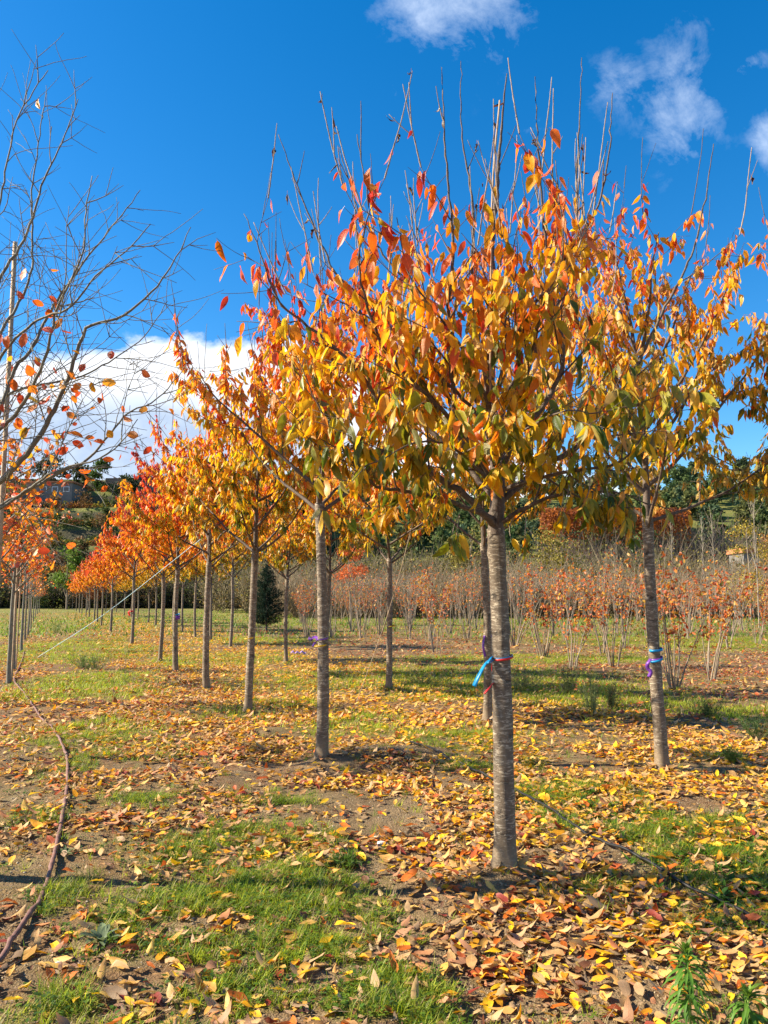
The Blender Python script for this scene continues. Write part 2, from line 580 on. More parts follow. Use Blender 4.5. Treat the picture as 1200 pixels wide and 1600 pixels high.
class TreeBuild:
    def __init__(self, seed, z_leaf0, z_leaf1, bare=0.9, sub_gap=.14, tw_gap=.09, sub_len=(.3, .75), tw_len=(.08, .28), up=.9, node=.045, k=5, shoots=.5, shoot_len=(.35, .8), fine=.03):
        self.rs = np.random.RandomState(seed)
        self.z0, self.z1 = z_leaf0, z_leaf1
        self.sub_gap, self.tw_gap, self.sub_len, self.tw_len = sub_gap, tw_gap, sub_len, tw_len
        self.up, self.node, self.k = up, node, k
        self.shoots, self.shoot_len, self.fine = shoots, shoot_len, fine
        self.sites = []      # pos, tangent
        self.tips = []
    def leafable(self, P):
        P = np.asarray(P)
        L_ = np.linalg.norm(np.diff(P, axis=0), axis=1).sum()
        n = max(1, int(L_ / self.node))
        idx = np.linspace(0.15, 1, n)
        m = len(P) - 1
        for s in idx:
            f = s * m
            i = min(m - 1, int(f)); w = f - i
            self.sites.append(np.concatenate([P[i] * (1 - w) + P[i + 1] * w, P[i + 1] - P[i]]))
    def limb(self, ts, P, r0, r1, sub_from=.28, dens=1.0):
        rs = self.rs
        n = len(P)
        ts.add(P, np.linspace(r0, r1, n) ** 1.0, self.k + 2)
        L_ = np.concatenate([[0], np.cumsum(np.linalg.norm(np.diff(P, axis=0), axis=1))])
        tot = L_[-1]
        s = tot * sub_from
        self.leafable(P[int(n * .55):])
        while s < tot:
            i = min(n - 2, int(np.searchsorted(L_, s)))
            T = norm(P[min(n - 1, i + 1)] - P[i])
            fr = s / tot
            r = max(.0022, (r0 + (r1 - r0) * fr) * .5)
            d = side_dir(rs, T, rs.uniform(.55, 1.05))
            d = norm(d + np.array([0, 0, .25]))
            ln = rs.uniform(*self.sub_len) * (1.15 - .5 * fr) * (tot / 1.6) ** .5
            Q = wander(rs, P[i], d, ln, .05, self.up, .22)
            if rs.rand() < dens:
                self.sub(ts, Q, min(r, .009), .0017)
            s += self.sub_gap * rs.uniform(.6, 1.4)
        self.tips.append((P[-1], norm(P[-1] - P[-2]), r1))
    def sub(self, ts, Q, r0, r1):
        rs = self.rs
        ts.add(Q, np.linspace(r0, r1, len(Q)), self.k)
        self.leafable(Q[1:])
        L_ = np.linalg.norm(np.diff(Q, axis=0), axis=1).sum()
        m = int(L_ / self.tw_gap)
        for j in range(m):
            i = rs.randint(1, len(Q) - 1)
            T = norm(Q[i + 1] - Q[i])
            d = side_dir(rs, T, rs.uniform(.5, 1.1))
            ln = rs.uniform(*self.tw_len)
            q = wander(rs, Q[i], d, ln, .04, self.up, .3)
            ts.add(q, np.linspace(.0022, .0013, len(q)), 4)
            self.leafable(q)
        self.tips.append((Q[-1], norm(Q[-1] - Q[-2]), r1))
    def bare_shoots(self, ts, zmin, ztop, prob=1.0, maxn=40, minxy=None):
        rs = self.rs
        c = [t for t in self.tips if t[0][2] > zmin]
        rs.shuffle(c)
        out = []
        for (p, d, r) in c[:maxn]:
            if rs.rand() > prob:
                continue
            ln = rs.uniform(*self.shoot_len)
            ln = min(ln, max(.15, ztop - p[2] + rs.uniform(-.15, .05)))
            dd = norm(d * .45 + np.array([0, 0, 1.0]) + rs.normal(0, .12, 3))
            Q = wander(rs, p, dd, ln, self.fine, .5, .10)
            ts.add(Q, nodal(len(Q), .0042, .0022, rs), 5)
            out.append(Q)
            if rs.rand() < .6: self.leafable(Q[:max(3, len(Q) // 2)])
            for _ in range(rs.randint(0, 3)):
                i = rs.randint(1, max(2, int(len(Q) * .6)))
                q = wander(rs, Q[i], side_dir(rs, norm(Q[i + 1 if i + 1 < len(Q) else i] - Q[i - 1]), rs.uniform(.4, .7)), ln * rs.uniform(.2, .5), self.fine, .9, .1)
                ts.add(q, nodal(len(q), .003, .0018, rs), 4)
                out.append(q)
        return out

PAL = np.array([[.075, .15, .015], [.30, .35, .02], [.96, .66, .02], [.96, .50, .012], [.90, .24, .015], [.80, .095, .02], [.55, .040, .03]])
def leaf_colours(rs, h, n, red=0.0, green=0.0, spread=.16):
    """h 0 bottom .. 1 top of the leafy crown"""
    t = .25 + .62 * np.clip(h, 0, 2) ** 2.1 + red * .2 + rs.normal(0, spread, n)
    t = np.where(rs.rand(n) < np.clip(.26 + green - .6 * h, .0, .6), rs.uniform(.0, .25, n), t)
    t = np.where(rs.rand(n) < .05, t + .3, t)
    t = np.clip(t, 0, 1) * (len(PAL) - 1)
    i = np.minimum(len(PAL) - 2, t.astype(int)); w = (t - i)[:, None]
    c = PAL[i] * (1 - w) + PAL[i + 1] * w
    c = c * rs.uniform(.75, 1.15, (n, 1))
    return c

def foliage_mesh(name, tb, rs, count, zlo, zhi, L0=.115, W0=.048, tmpl=T_HI, red=0.0, green=0.0, dead=20, bare=None, fade=(.80, 1.12), sideb=0.0, stalk=True, keep=None, spread=.16):
    Sx = np.array(tb.sites)
    h = (Sx[:, 2] - zlo) / (zhi - zlo)
    p = np.clip((fade[1] - h) / (fade[1] - fade[0]), 0.0, 1) * np.clip((h + .10) / .10, 0, 1) * (1.7 - h)
    if keep is not None:
        p = p * keep(Sx[:, :3])
    p = p / p.sum()
    idx = rs.choice(len(Sx), count, p=p)
    P = Sx[idx, :3] + rs.normal(0, .004, (count, 3))
    T = norm(Sx[idx, 3:])
    hh = np.clip(h[idx], 0, 1)
    out = rs.normal(0, 1, (count, 3)); out[:, 2] *= .3
    out = norm(out)
    sp = P + 0
    D = norm(out * rs.uniform(.1, .75, (count, 1)) + np.array([0, 0, -1.0]) + T * .15)
    O = P + norm(out * .9 + np.array([0, 0, -.5])) * rs.uniform(.012, .026, (count, 1))
    rad = P.copy(); rad[:, 2] = 0; rad = norm(rad)
    Nn = norm(rad * .8 + rs.normal(0, .7, (count, 3)) + np.array([0, 0, .3]))
    Ln = L0 * np.clip(rs.normal(.92, .24, count), .4, 1.4); Wd = W0 * (Ln / L0) * rs.uniform(.8, 1.2, count)
    fold = rs.uniform(.1, .75, count)
    curl = rs.normal(.35, .45, count)
    c = leaf_colours(rs, hh + sideb * (-P[:, 0]), count, red, green, spread)
    tw = rs.normal(0, .5, count)
    m = len(tmpl[0])
    t = tmpl[0][:, 1][None, :, None]
    cc = c[:, None, :] * np.ones((1, m, 1))
    two = (rs.rand(count) < .28)[:, None, None]
    tipc = c * np.array([1.0, .62, .8])
    cc = np.where(two, cc * (1 - t ** 1.5) + tipc[:, None, :] * t ** 1.5, cc)
    V, tri, quad, uv, col = leaves(O, D, Nn, Ln, Wd, fold, curl, cc, tmpl, sp if stalk else None, .12, 5, tw)
    return make_mesh(name, V, [tri, quad], uv, col, mat=M_LEAF)

def shrivel_mesh(name, rs, paths, count, parent):
    """dark, curled, dried leaves still hanging on the bare shoots"""
    O = []; 
    for _ in range(count):
        Q = paths[rs.randint(len(paths))]
        O.append(Q[rs.randint(len(Q) // 3, len(Q))])
    O = np.array(O) + rs.normal(0, .006, (count, 3))
    D = norm(rs.normal(0, .4, (count, 3)) + np.array([0, 0, -1.0]))
    c = np.array([[.035, .014, .012]]) * rs.uniform(.5, 2.4, (count, 1))
    V, tri, quad, uv, col = leaves(O, D, norm(rs.normal(0, 1, (count, 3))), rs.uniform(.04, .085, count), rs.uniform(.02, .034, count),
                                   rs.uniform(1.0, 1.4, count), rs.normal(0, 1.4, count), c, T_HI, O + np.array([0, 0, .02]), .5, 3)
    return make_mesh(name, V, [tri, quad], uv, col, mat=M_LEAF)

def trunk_path(rs, h, lean=(0, 0), bow=.03, top=None, step=.06):
    n = int(h / step) + 2
    z = np.linspace(-.06, h, n)
    a = rs.uniform(0, 6.28)
    x = lean[0] * z / h + bow * np.sin(z / h * pi) * cos(a) + .004 * np.cumsum(rs.normal(0, .3, n))
    y = lean[1] * z / h + bow * np.sin(z / h * pi) * sin(a)
    x -= x[1]; y -= y[1]
    return np.stack([x, y, z], 1)

def trunk_mesh(name, P, r0, r1, rs, mat, k=20, knots=3, flare=1.22):
    z = P[:, 2]
    h = z[-1]
    R = r0 + (r1 - r0) * (z / h)
    R = R * (1 + (flare - 1) * np.exp(-np.maximum(z, 0) / .06))
    R = R * (1 + .012 * rs.normal(0, 1, len(R)))
    R[-6:] *= np.linspace(1.0, 1.10, 6)
    ts = TubeSet(); ts.add(P, R, k, cap=False)
    V = ts.V[0]
    an = np.arctan2(V[:, 1], V[:, 0])
    # slight fluting and knots
    c = np.repeat(P, k, 0)
    off = V - c
    f = 1 + .03 * np.sin(an * 2 + V[:, 2] * 1.7 + rs.rand() * 6) + .02 * np.sin(an * 5 + V[:, 2] * 9)
    f += .13 * np.sin(an * 3 + rs.rand() * 6) * np.exp(-np.maximum(V[:, 2], 0) / .05) + .05 * (vnoise(an * 1.5 + 9, V[:, 2] * 7, 3) - .5)
    for _ in range(knots):
        kz = rs.uniform(.5, h * .95); ka = rs.uniform(-pi, pi)
        da = np.abs((an - ka + pi) % (2 * pi) - pi)
        f += .22 * np.exp(-((V[:, 2] - kz) / .03) ** 2 - (da / .35) ** 2)
    ts.V[0] = c + off * f[:, None]
    # jagged top collar closing
    e = len(P) * k - k
    ts.V.append(np.array([P[-1] + np.array([0, 0, r1 * .8])])); tip = ts.n; ts.n += 1
    jj = np.arange(k)
    ts.Ft.append(np.stack([e + jj, np.full(k, tip), e + (jj + 1) % k], -1))
    return ts.mesh(name, mat)

def cherry(name, seed, th=2.2, r=(.06, .05), nl=11, reach=1.3, top=4.5, nleaf=2300, split=False, L0=.108, W0=.045, red=0.0, green=0.0, lean=(0, 0), maxsh=22, tmpl=T_MID, loc=(0, 0, 0), label='', group=None, k=14, bare_top=.55, spread=.16):
    rs = np.random.RandomState(seed)
    R0 = root(name, label, 'tree', loc, group)
    TP = trunk_path(rs, th, lean)
    link('trunk', trunk_mesh('trunk', TP, r[0], r[1], rs, M_BARK, k), R0)
    tb = TreeBuild(seed + 100, th, top, k=4, sub_gap=.17, tw_gap=.13, fine=.05)
    c0 = TP[-1]
    ts = TubeSet()
    lead = wander(rs, c0 - np.array([0, 0, .05]), (lean[0] * .1, 0, 1), top - th - .3, .07, .5, .10)
    tb.limb(ts, lead, r[1] * .78, .006, .25)
    allts = [ts]
    for i in range(nl):
        if split:
            ts = TubeSet(); allts.append(ts)
        az = i * 2.4 + rs.uniform(-.3, .3)
        j = int((i / nl) ** 1.3 * len(lead) * .55)
        st = lead[j] if i > 3 else c0 + np.array([0, 0, rs.uniform(-.12, .03)])
        ang = rs.uniform(.95, 1.3) - .35 * (i / nl)
        d = np.array([cos(az) * sin(ang), sin(az) * sin(ang), cos(ang)])
        ln = (reach * rs.uniform(1.1, 1.45)) * (1.05 - .25 * i / nl)
        P = wander(rs, st, d, ln, .07, .38, .16)
        tb.limb(ts, P, r[1] * rs.uniform(.36, .52), .0045)
    sh = tb.bare_shoots(allts[0], top - .75, top + bare_top, .9, maxsh)
    for t_ in allts:
        link('limb' if split else 'branchwork', t_.mesh('branches', M_BARKL), R0)
    link('crown', foliage_mesh('crown', tb, rs, nleaf, th - .12, top, L0, W0, tmpl, red, green, spread=spread), R0)
    return R0, tb, sh

def copy_tree(src, loc, rz, sc, label, group=None, name=None):
    r = src.copy(); COL.objects.link(r)
    r.location = [float(c) for c in loc]; r.rotation_euler = (0, 0, rz); r.scale = sc
    r.rotation_euler = (((int(abs(loc[1]) * 977) % 7) - 3) * .006, ((int(abs(loc[0]) * 771) % 7) - 3) * .006, rz)
    r['label'] = label
    if group: r['group'] = group
    if name: r.name = name
    for ch in list(src.children):
        c = ch.copy(); COL.objects.link(c); c.parent = r
        for g in list(ch.children):
            d = g.copy(); COL.objects.link(d); d.parent = c
    return r

# ------------------------------------------------------------------ positions
ROW1 = [(790, 1372), (503, 1195), (387, 1117), (322, 1077), (274, 1053), (250, 1032), (206, 1007), (173, 987), (158, 978), (152, 973), (147, 970),
        (139, 964), (134, 963), (128, 959), (124, 957), (119, 955), (113, 952)]
ROW2 = [(1035, 1208), (762, 1132), (608, 1082), (506, 1055), (447, 1035), (360, 1012), (329, 1002), (305, 996), (285, 989), (270, 984), (255, 980), (243, 977),
        (232, 974), (215, 968), (205, 965), (194, 961), (182, 958), (165, 955)]
for (px, py) in ROW1[:6] + ROW2[:5]:
    p = ground_pt(px, py)
    MOUNDS.append((p[0], p[1], .26, .03)); MOUNDS.append((p[0], p[1], .11, .03))
p = ground_pt(610, 1190); MOUNDS.append((p[0], p[1] + .1, .5, .07))
p = ground_pt(560, 1190); MOUNDS.append((p[0], p[1], .3, .05))
p = ground_pt(420, 1150); MOUNDS.append((p[0], p[1], .35, .07))
p = ground_pt(880, 1345); MOUNDS.append((p[0], p[1] + .15, .35, .05))
p = ground_pt(800, 1540); MOUNDS.append((p[0], p[1], .5, -.06))
p = ground_pt(900, 1490); MOUNDS.append((p[0], p[1], .5, .035))

# ------------------------------------------------------------------ ground
def ground_material():
    m, nt, (N, L, M, MIX, RAMP, NOISE) = new_mat('ground_soil')
    out = N('ShaderNodeOutputMaterial')
    pb = N('ShaderNodeBsdfPrincipled')
    geo = N('ShaderNodeNewGeometry')
    P = geo.outputs['Position']
    n1 = NOISE(P, 1.3, 6, .6)
    n2 = NOISE(P, 14.0, 6, .7)
    n3 = NOISE(P, 130.0, 3, .7)
    vo = N('ShaderNodeTexVoronoi')
    vo.inputs['Scale'].default_value = 95.0
    L(P, vo.inputs['Vector'])
    c = MIX(M('MULTIPLY', M('SUBTRACT', n1, .3), 2.4, clamp=True), (.130, .084, .042), (.240, .168, .090))
    c = MIX(M('MULTIPLY', M('SUBTRACT', n2, .45), 4.0, clamp=True), c, (.095, .062, .034))
    c = MIX(M('MULTIPLY', M('SUBTRACT', n3, .5), 4.5, clamp=True), c, (.34, .250, .145))
    at_ = N('ShaderNodeAttribute', attribute_name='Col')
    sp = N('ShaderNodeSeparateColor')
    L(at_.outputs['Color'], sp.inputs[0])
    # R = moss/grass cover, G = brown litter
    g1 = MIX(n2, (.11, .15, .015), (.29, .31, .03))
    gm = M('MULTIPLY', sp.outputs[0], M('MULTIPLY', M('SUBTRACT', M('ADD', n2, M('MULTIPLY', n1, .3)), .53), 6.0, clamp=True))
    c = MIX(M('MULTIPLY', gm, .85), c, g1)
    l1 = MIX(M('MULTIPLY', M('SUBTRACT', n2, .3), 2.5, clamp=True), (.11, .045, .022), (.28, .115, .04))
    lm = M('MULTIPLY', sp.outputs[1], M('MULTIPLY', M('SUBTRACT', NOISE(P, 5.0, 5, .7), .42), 7.0, clamp=True))
    c = MIX(M('MULTIPLY', lm, .85), c, l1)
    L(c, pb.inputs['Base Color'])
    pb.inputs['Roughness'].default_value = .95
    pb.inputs['Specular IOR Level'].default_value = .1
    b = N('ShaderNodeBump')
    b.inputs['Strength'].default_value = .9
    b.inputs['Distance'].default_value = .014
    L(M('ADD', M('MULTIPLY', n2, 1.2), M('ADD', M('MULTIPLY', vo.outputs['Distance'], .45), M('MULTIPLY', n3, .5))), b.inputs['Height'])
    L(b.outputs[0], pb.inputs['Normal'])
    L(pb.outputs[0], out.inputs[0])
    return m

# hand-placed grass patches in ground coordinates (from where they lie in the photo)
GRASS = []
for (px, py, sx, sy, a) in (
        (420, 1390, .42, .75, 1.0), (330, 1320, .30, .4, .9), (470, 1470, .35, .3, 1.1), (560, 1540, .30, .25, 1.1), (600, 1590, .35, .2, 1.0), (350, 1560, .35, .25, .9), (230, 1440, .3, .35, .7), (420, 1480, .5, .3, .8), (300, 1400, .3, .3, .8), (520, 1420, .3, .25, .7),
        (80, 1585, .14, .16, 1.1), (105, 1410, .12, .2, .8), (60, 1290, .2, .2, .35), (250, 1180, .3, .35, .7), (140, 1190, .18, .6, .6), (420, 1250, .35, .25, .7), (240, 1250, .25, .25, .8),
        (1000, 1290, .75, .28, 1.1), (1130, 1330, .45, .25, 1.2), (1200, 1370, .4, .2, 1.3), (880, 1240, .5, .3, .9), (940, 1385, .12, .06, .9), (1180, 1440, .3, .12, .8),
        (620, 1590, .2, .2, .8), (700, 1150, .8, .7, .5), (560, 1130, .6, .9, .9), (420, 1000, 2.5, 3, .6), (140, 1020, 1.6, 3.0, 1.0), (160, 1060, 1.0, 1.3, .7), (120, 970, 1.8, 16, 1.4), (130, 1080, 1.0, 1.5, .9), (150, 1140, .7, .9, .8), (90, 1010, 1.4, 4, 1.1),
        (340, 1030, 1.5, 2, 1.0), (660, 1060, 3.0, 2.0, .8), (820, 1080, 2.0, 1.5, .9), (1000, 1100, 1.2, 1.0, .8), (1140, 1110, 1.0, .8, 1.0), (1120, 1000, 6, 5, .9), (600, 955, 25, 14, 1.2),
        (1000, 965, 20, 16, 1.2), (30, 985, 3, 10, 1.0), (400, 965, 12, 14, 1.0), (460, 1100, .5, .6, .7), (850, 1030, 3, 1.4, .7), (520, 975, 8, 3, 1.1), (880, 975, 10, 3, 1.0), (1130, 1180, .3, .25, .8),
        (380, 1110, .5, 1.2, .5), (740, 1195, .5, .3, .7)):
    q = ground_pt(px, py)
    GRASS.append((q[0], q[1], sx, sy, a))
def grass_mask(x, y):
    g = np.zeros(np.shape(x))
    for (gx, gy, sx, sy, a) in GRASS:
        g = np.maximum(g, a * np.exp(-((x - gx) / sx) ** 2 - ((y - gy) / sy) ** 2))
    g = g * (1.2 + .6 * (y > 12)) * np.clip((fbm(x * 4.0, y * 4.0, 4, 21) - .34) * 4.5 + .35 * (y > 12), 0, 1.2) + .10 * (fbm(x * .8, y * .8, 3, 5) > .55)
    return np.clip(g, 0, 1)
# bare sandy spots where few leaves lie
BARE = []
for (px, py, sx, sy) in ((860, 1340, .22, .14), (30, 1250, .28, .5), (10, 1380, .2, .35), (20, 1470, .12, .3), (560, 1180, .35, .3), (640, 1180, .3, .25), (780, 1385, .18, .10), (430, 1150, .3, .3),
                         (1000, 1560, .3, .12), (860, 1560, .5, .06), (1150, 1570, .2, .2), (5, 1590, .1, .1)):
    q = ground_pt(px, py)
    BARE.append((q[0], q[1], sx, sy))
def bare_mask(x, y):
    b = np.zeros(np.shape(x))
    for (gx, gy, sx, sy) in BARE:
        b = np.maximum(b, np.exp(-((x - gx) / sx) ** 2 - ((y - gy) / sy) ** 2))
    return b

def graded(a, steps):
    out = [a]
    for (to, st) in steps:
        n = max(1, int(round((to - out[-1]) / st)))
        out += list(np.linspace(out[-1], to, n + 1)[1:])
    return np.array(out)
def build_ground():
    ys = graded(-60, [(0, 6), (2.4, .3), (6.5, .022), (12, .05), (30, .25), (90, 1.5), (400, 20), (1500, 120), (3000, 500)])
    xs = graded(-1500, [(-300, 200), (-60, 30), (-14, 3), (-5, .3), (-3, .06), (4, .03), (7, .08), (15, .4), (60, 3), (300, 30), (1500, 200)])
    X, Y = np.meshgrid(xs, ys)
    Z = gz(X, Y)
    near = np.clip((7.5 - Y) / 3, 0, 1)
    Z = Z + near * (.014 * (fbm(X * 22, Y * 22, 3, 41) - .5) + .012 * np.maximum(0, fbm(X * 34, Y * 34, 2, 47) - .55))
    V = np.stack([X, Y, Z], -1).reshape(-1, 3)
    ny, nx = X.shape
    i = np.arange(ny - 1)[:, None] * nx + np.arange(nx - 1)[None, :]
    q = np.stack([i, i + 1, i + nx + 1, i + nx], -1).reshape(-1, 4)
    gm = grass_mask(X, Y)
    far = np.clip((Y - 22) / 30, 0, 1)
    gm = np.clip(np.maximum(gm * 1.25, far * (.35 + .7 * fbm(X * .15, Y * .15, 3, 8))), 0, 1)
    lt = np.clip(.25 + 1.2 * (fbm(X * .5, Y * .5, 3, 31) - .4), 0, 1) * (1 - .8 * bare_mask(X, Y)) * np.clip((60 - Y) / 30, 0.15, 1)
    col = np.stack([gm, lt, gm * 0], -1).reshape(-1, 3)
    me = make_mesh('ground', V, [q], col=col, mat=ground_material())
    link('ground', me, kind='structure', label='bare sandy soil of the nursery with leaf litter and grass', category='ground')
build_ground()

# ------------------------------------------------------------------ front cherry tree (limbs follow the photograph)
P1 = gp(*ROW1[0])
def build_front_tree():
    rs = np.random.RandomState(7)
    R0 = root('cherry_tree', 'largest cherry tree, tall bare twigs above its orange crown, red and blue ribbon on trunk', 'tree', P1, 'cherry trees in the near row')
    loc = P1
    def g(px, py, Y):
        return at(px, py, Y) - loc
    # trunk through measured points
    tp = [np.array([0, 0, -.06]), g(789, 1340, 4.63), g(787, 1200, 4.64), g(784, 1050, 4.65), g(780, 930, 4.66), g(776, 850, 4.66), g(774, 826, 4.66)]
    TP = resample(tp, .05)
    th = TP[-1, 2]
    tr = link('trunk', trunk_mesh('trunk', TP, .0615, .050, rs, M_BARK, 32, 9, 1.34), R0)
    tb = TreeBuild(11, 1.9, 4.2, k=5, sub_gap=.125, tw_gap=.10, fine=.028, shoot_len=(.4, .8), sub_len=(.28, .62))
    Yc = 4.65
    G = [
        # (points, dy end, r0)
        ([(775, 835), (778, 760), (772, 690), (765, 600), (770, 500), (768, 400), (775, 300), (784, 200), (788, 150), (792, 115)], .05, .046, .003),
        ([(775, 822), (758, 806), (725, 772), (665, 730), (610, 657), (567, 590), (517, 538), (471, 500), (433, 467), (404, 388), (381, 334)], -.35, .027, .0028),
        ([(772, 752), (742, 720), (715, 670), (705, 576), (700, 497), (708, 372), (697, 250), (690, 105)], -.5, .021, .0028),
        ([(776, 745), (792, 715), (806, 680), (845, 640), (880, 560), (860, 450), (850, 340), (842, 250), (836, 120)], -.35, .022, .0028),
        ([(777, 790), (815, 755), (845, 730), (900, 700), (960, 640), (1000, 560), (1040, 480), (1080, 400), (1100, 320), (1115, 225)], .15, .024, .0028),
        ([(778, 818), (817, 796), (850, 780), (895, 770), (940, 768), (985, 775), (1015, 790)], -.35, .018, .003),
        ([(773, 778), (742, 745), (690, 690), (640, 640), (590, 570), (560, 480), (520, 420), (480, 330), (435, 210)], .45, .022, .0028),
        ([(775, 770), (740, 700), (670, 620), (610, 560), (575, 480), (560, 400), (575, 330), (558, 210)], -.6, .019, .0028),
        ([(772, 740), (805, 660), (830, 560), (870, 480), (900, 380), (900, 300), (905, 200), (909, 90)], .35, .019, .0028),
        ([(770, 700), (740, 620), (700, 540), (650, 460), (600, 400), (560, 330), (530, 230)], .3, .018, .0028),
        ([(768, 660), (790, 560), (840, 470), (890, 400), (930, 330), (950, 250), (957, 145)], -.3, .017, .0028),
        ([(768, 640), (750, 540), (738, 430), (740, 330), (722, 210), (720, 95)], .3, .016, .0026),
        ([(776, 812), (720, 790), (650, 770), (590, 760), (550, 720), (500, 640), (465, 560)], -.75, .019, .003),
        ([(777, 770), (830, 750), (900, 735), (970, 720), (1010, 670), (1030, 600)], -.7, .017, .003),
        ([(772, 765), (740, 728), (700, 695), (650, 690), (600, 715), (560, 735)], -1.0, .014, .003),
        ([(773, 725), (795, 695), (820, 672), (860, 650), (900, 640), (950, 650)], -1.05, .014, .003),
        ([(772, 730), (765, 640), (730, 560), (690, 500), (640, 430), (620, 340)], -.9, .014, .0028),
        ([(772, 720), (790, 620), (830, 550), (850, 470), (880, 400), (868, 250)], -.8, .014, .0028),
        ([(770, 715), (750, 690), (700, 640), (640, 600), (600, 520)], .95, .014, .003),
        ([(771, 705), (800, 680), (850, 630), (900, 570), (930, 480)], .9, .014, .003),
        ([(768, 640), (790, 580), (790, 500), (800, 400), (815, 330)], -.45, .012, .0028),
        ([(768, 670), (690, 590), (610, 520), (530, 470), (470, 440)], -.1, .014, .0028),
    ]
    lead = TubeSet()
    first = None
    for gi, (pts, dy, r0, r1) in enumerate(G):
        n = len(pts)
        pp = []
        for i, (px, py) in enumerate(pts):
            f = i / (n - 1)
            pp.append(g(px, py, Yc + dy * math.sin(min(1, f * 1.15) * pi / 2) + (rs.normal(0, .02) if 0 < i else 0)))
        P = resample(pp, .05)
        P[1:-1] += rs.normal(0, .0035, (len(P) - 2, 3))
        ts = TubeSet()
        m = len(P)
        L_ = np.linalg.norm(np.diff(P, axis=0), axis=1).sum()
        # radius: quick drop, then a thin upright shoot at the end
        f = np.linspace(0, 1, m)
        R = r0 * (1 - f) ** 1.15 + r1
        zcut = 3.95
        bare = P[:, 2] > zcut
        R = R * np.where(bare & (np.arange(m) % 2 == 0), 1.25, 1.0)
        ts.add(P, R * (.8 if gi else 1), 8)
        # side branches only on the leafy part
        Lc = np.concatenate([[0], np.cumsum(np.linalg.norm(np.diff(P, axis=0), axis=1))])
        s = L_ * .22
        lp = P[(f > .3) & (~bare)]
        if len(lp) > 2: tb.leafable(lp)
        while s < L_ * .97:
            i = min(m - 2, int(np.searchsorted(Lc, s)))
            T = norm(P[i + 1] - P[i])
            hi = P[i, 2] > zcut - .25
            if hi:
                if rs.rand() < .42 and P[i, 2] < 4.5:
                    d = norm(side_dir(rs, T, rs.uniform(.45, .8)) + np.array([0, 0, .5]))
                    Q = wander(rs, P[i], d, rs.uniform(.14, .42), .028, .9, .12)
                    ts.add(Q, nodal(len(Q), .0034, .0019, rs), 5)
                    tb.barep.append(Q) if hasattr(tb, 'barep') else setattr(tb, 'barep', [Q])
            else:
                d = norm(side_dir(rs, T, rs.uniform(.55, 1.05)) + np.array([0, 0, .2]))
                ln = rs.uniform(.25, .58) * (1.1 - .4 * s / L_)
                Q = wander(rs, P[i], d, ln, .05, .8, .22)
                tb.sub(ts, Q, max(.0025, min(.007, R[i] * .5)), .0017)
            s += tb.sub_gap * rs.uniform(.6, 1.4)
        if bare.any():
            q = P[bare]
            if len(q) > 2:
                setattr(tb, 'barep', getattr(tb, 'barep', []) + [q])
        link('leader' if gi == 0 else 'limb', ts.mesh('limb', M_BARKL if gi in () else M_LIMB), R0)
    sh = []
    tips = [t for t in tb.tips if t[0][2] > 3.35]
    rs.shuffle(tips)
    for tp_ in tips[:50]:
        tb.tips = [tp_]; ts = TubeSet()
        sh += tb.bare_shoots(ts, 3.35, 4.45, 1.1, 1)
        link('shoot', ts.mesh('upright shoot', M_TWIG), R0)
    # hanging low sprigs
    for (px, py, Y) in ((715, 850, 4.2), (705, 845, 4.25), (820, 850, 4.35), (800, 850, 4.4), (925, 800, 4.1), (945, 805, 4.15), (980, 800, 4.2), (1000, 815, 4.3), (870, 810, 4.2), (880, 800, 4.2), (645, 720, 3.9), (960, 790, 4.0), (910, 790, 4.0)):
        e = g(px, py, Y)
        st = e + np.array([rs.uniform(-.02, .06), .05, .16])
        Q = resample([st, (st + e) / 2 + rs.normal(0, .012, 3), e], .03)
        low = TubeSet(); low.add(Q, np.linspace(.0028, .0016, len(Q)), 4)
        link('sprig', low.mesh('hanging sprig', M_TWIG), R0)
        for q in Q[-3:]:
            for _ in range(6):
                tb.sites.append(np.concatenate([q, [0, 0, -1.0]]))
    def keep(P):
        # crown envelope of the photo: emptier upper flanks
        z = P[:, 2]
        x = P[:, 0]
        k = np.ones(len(P))
        lim = 1.0 - np.clip((z - 2.9) / 1.4, 0, 1) * .55
        k *= np.where(np.abs(x + .05) > 1.25 * lim, .35, 1)
        k *= np.where((x > .68) & (z < 2.5), .12, 1)
        k *= np.where((z < 2.15) & (np.abs(x) < .35), .15, 1)
        return k
    link('crown', foliage_mesh('crown', tb, rs, 4300, 1.80, 4.25, .108, .043, T_HI, red=.02, green=.12, fade=(.50, 1.12), sideb=.11, keep=keep, spread=.17), R0)
    link('dried_leaf', shrivel_mesh('dried leaves', rs, tb.barep + sh, 52, R0), R0, kind='stuff', label='dark shrivelled leaves still hanging on the bare shoots')
    return R0
M_LIMB = bark_material('cherry_limb_bark', (0.085, 0.060, 0.043), (0.27, 0.22, 0.165), (0.03, 0.022, 0.018), 1.5, 34.0, .55, dirt=False)
FRONT = build_front_tree()

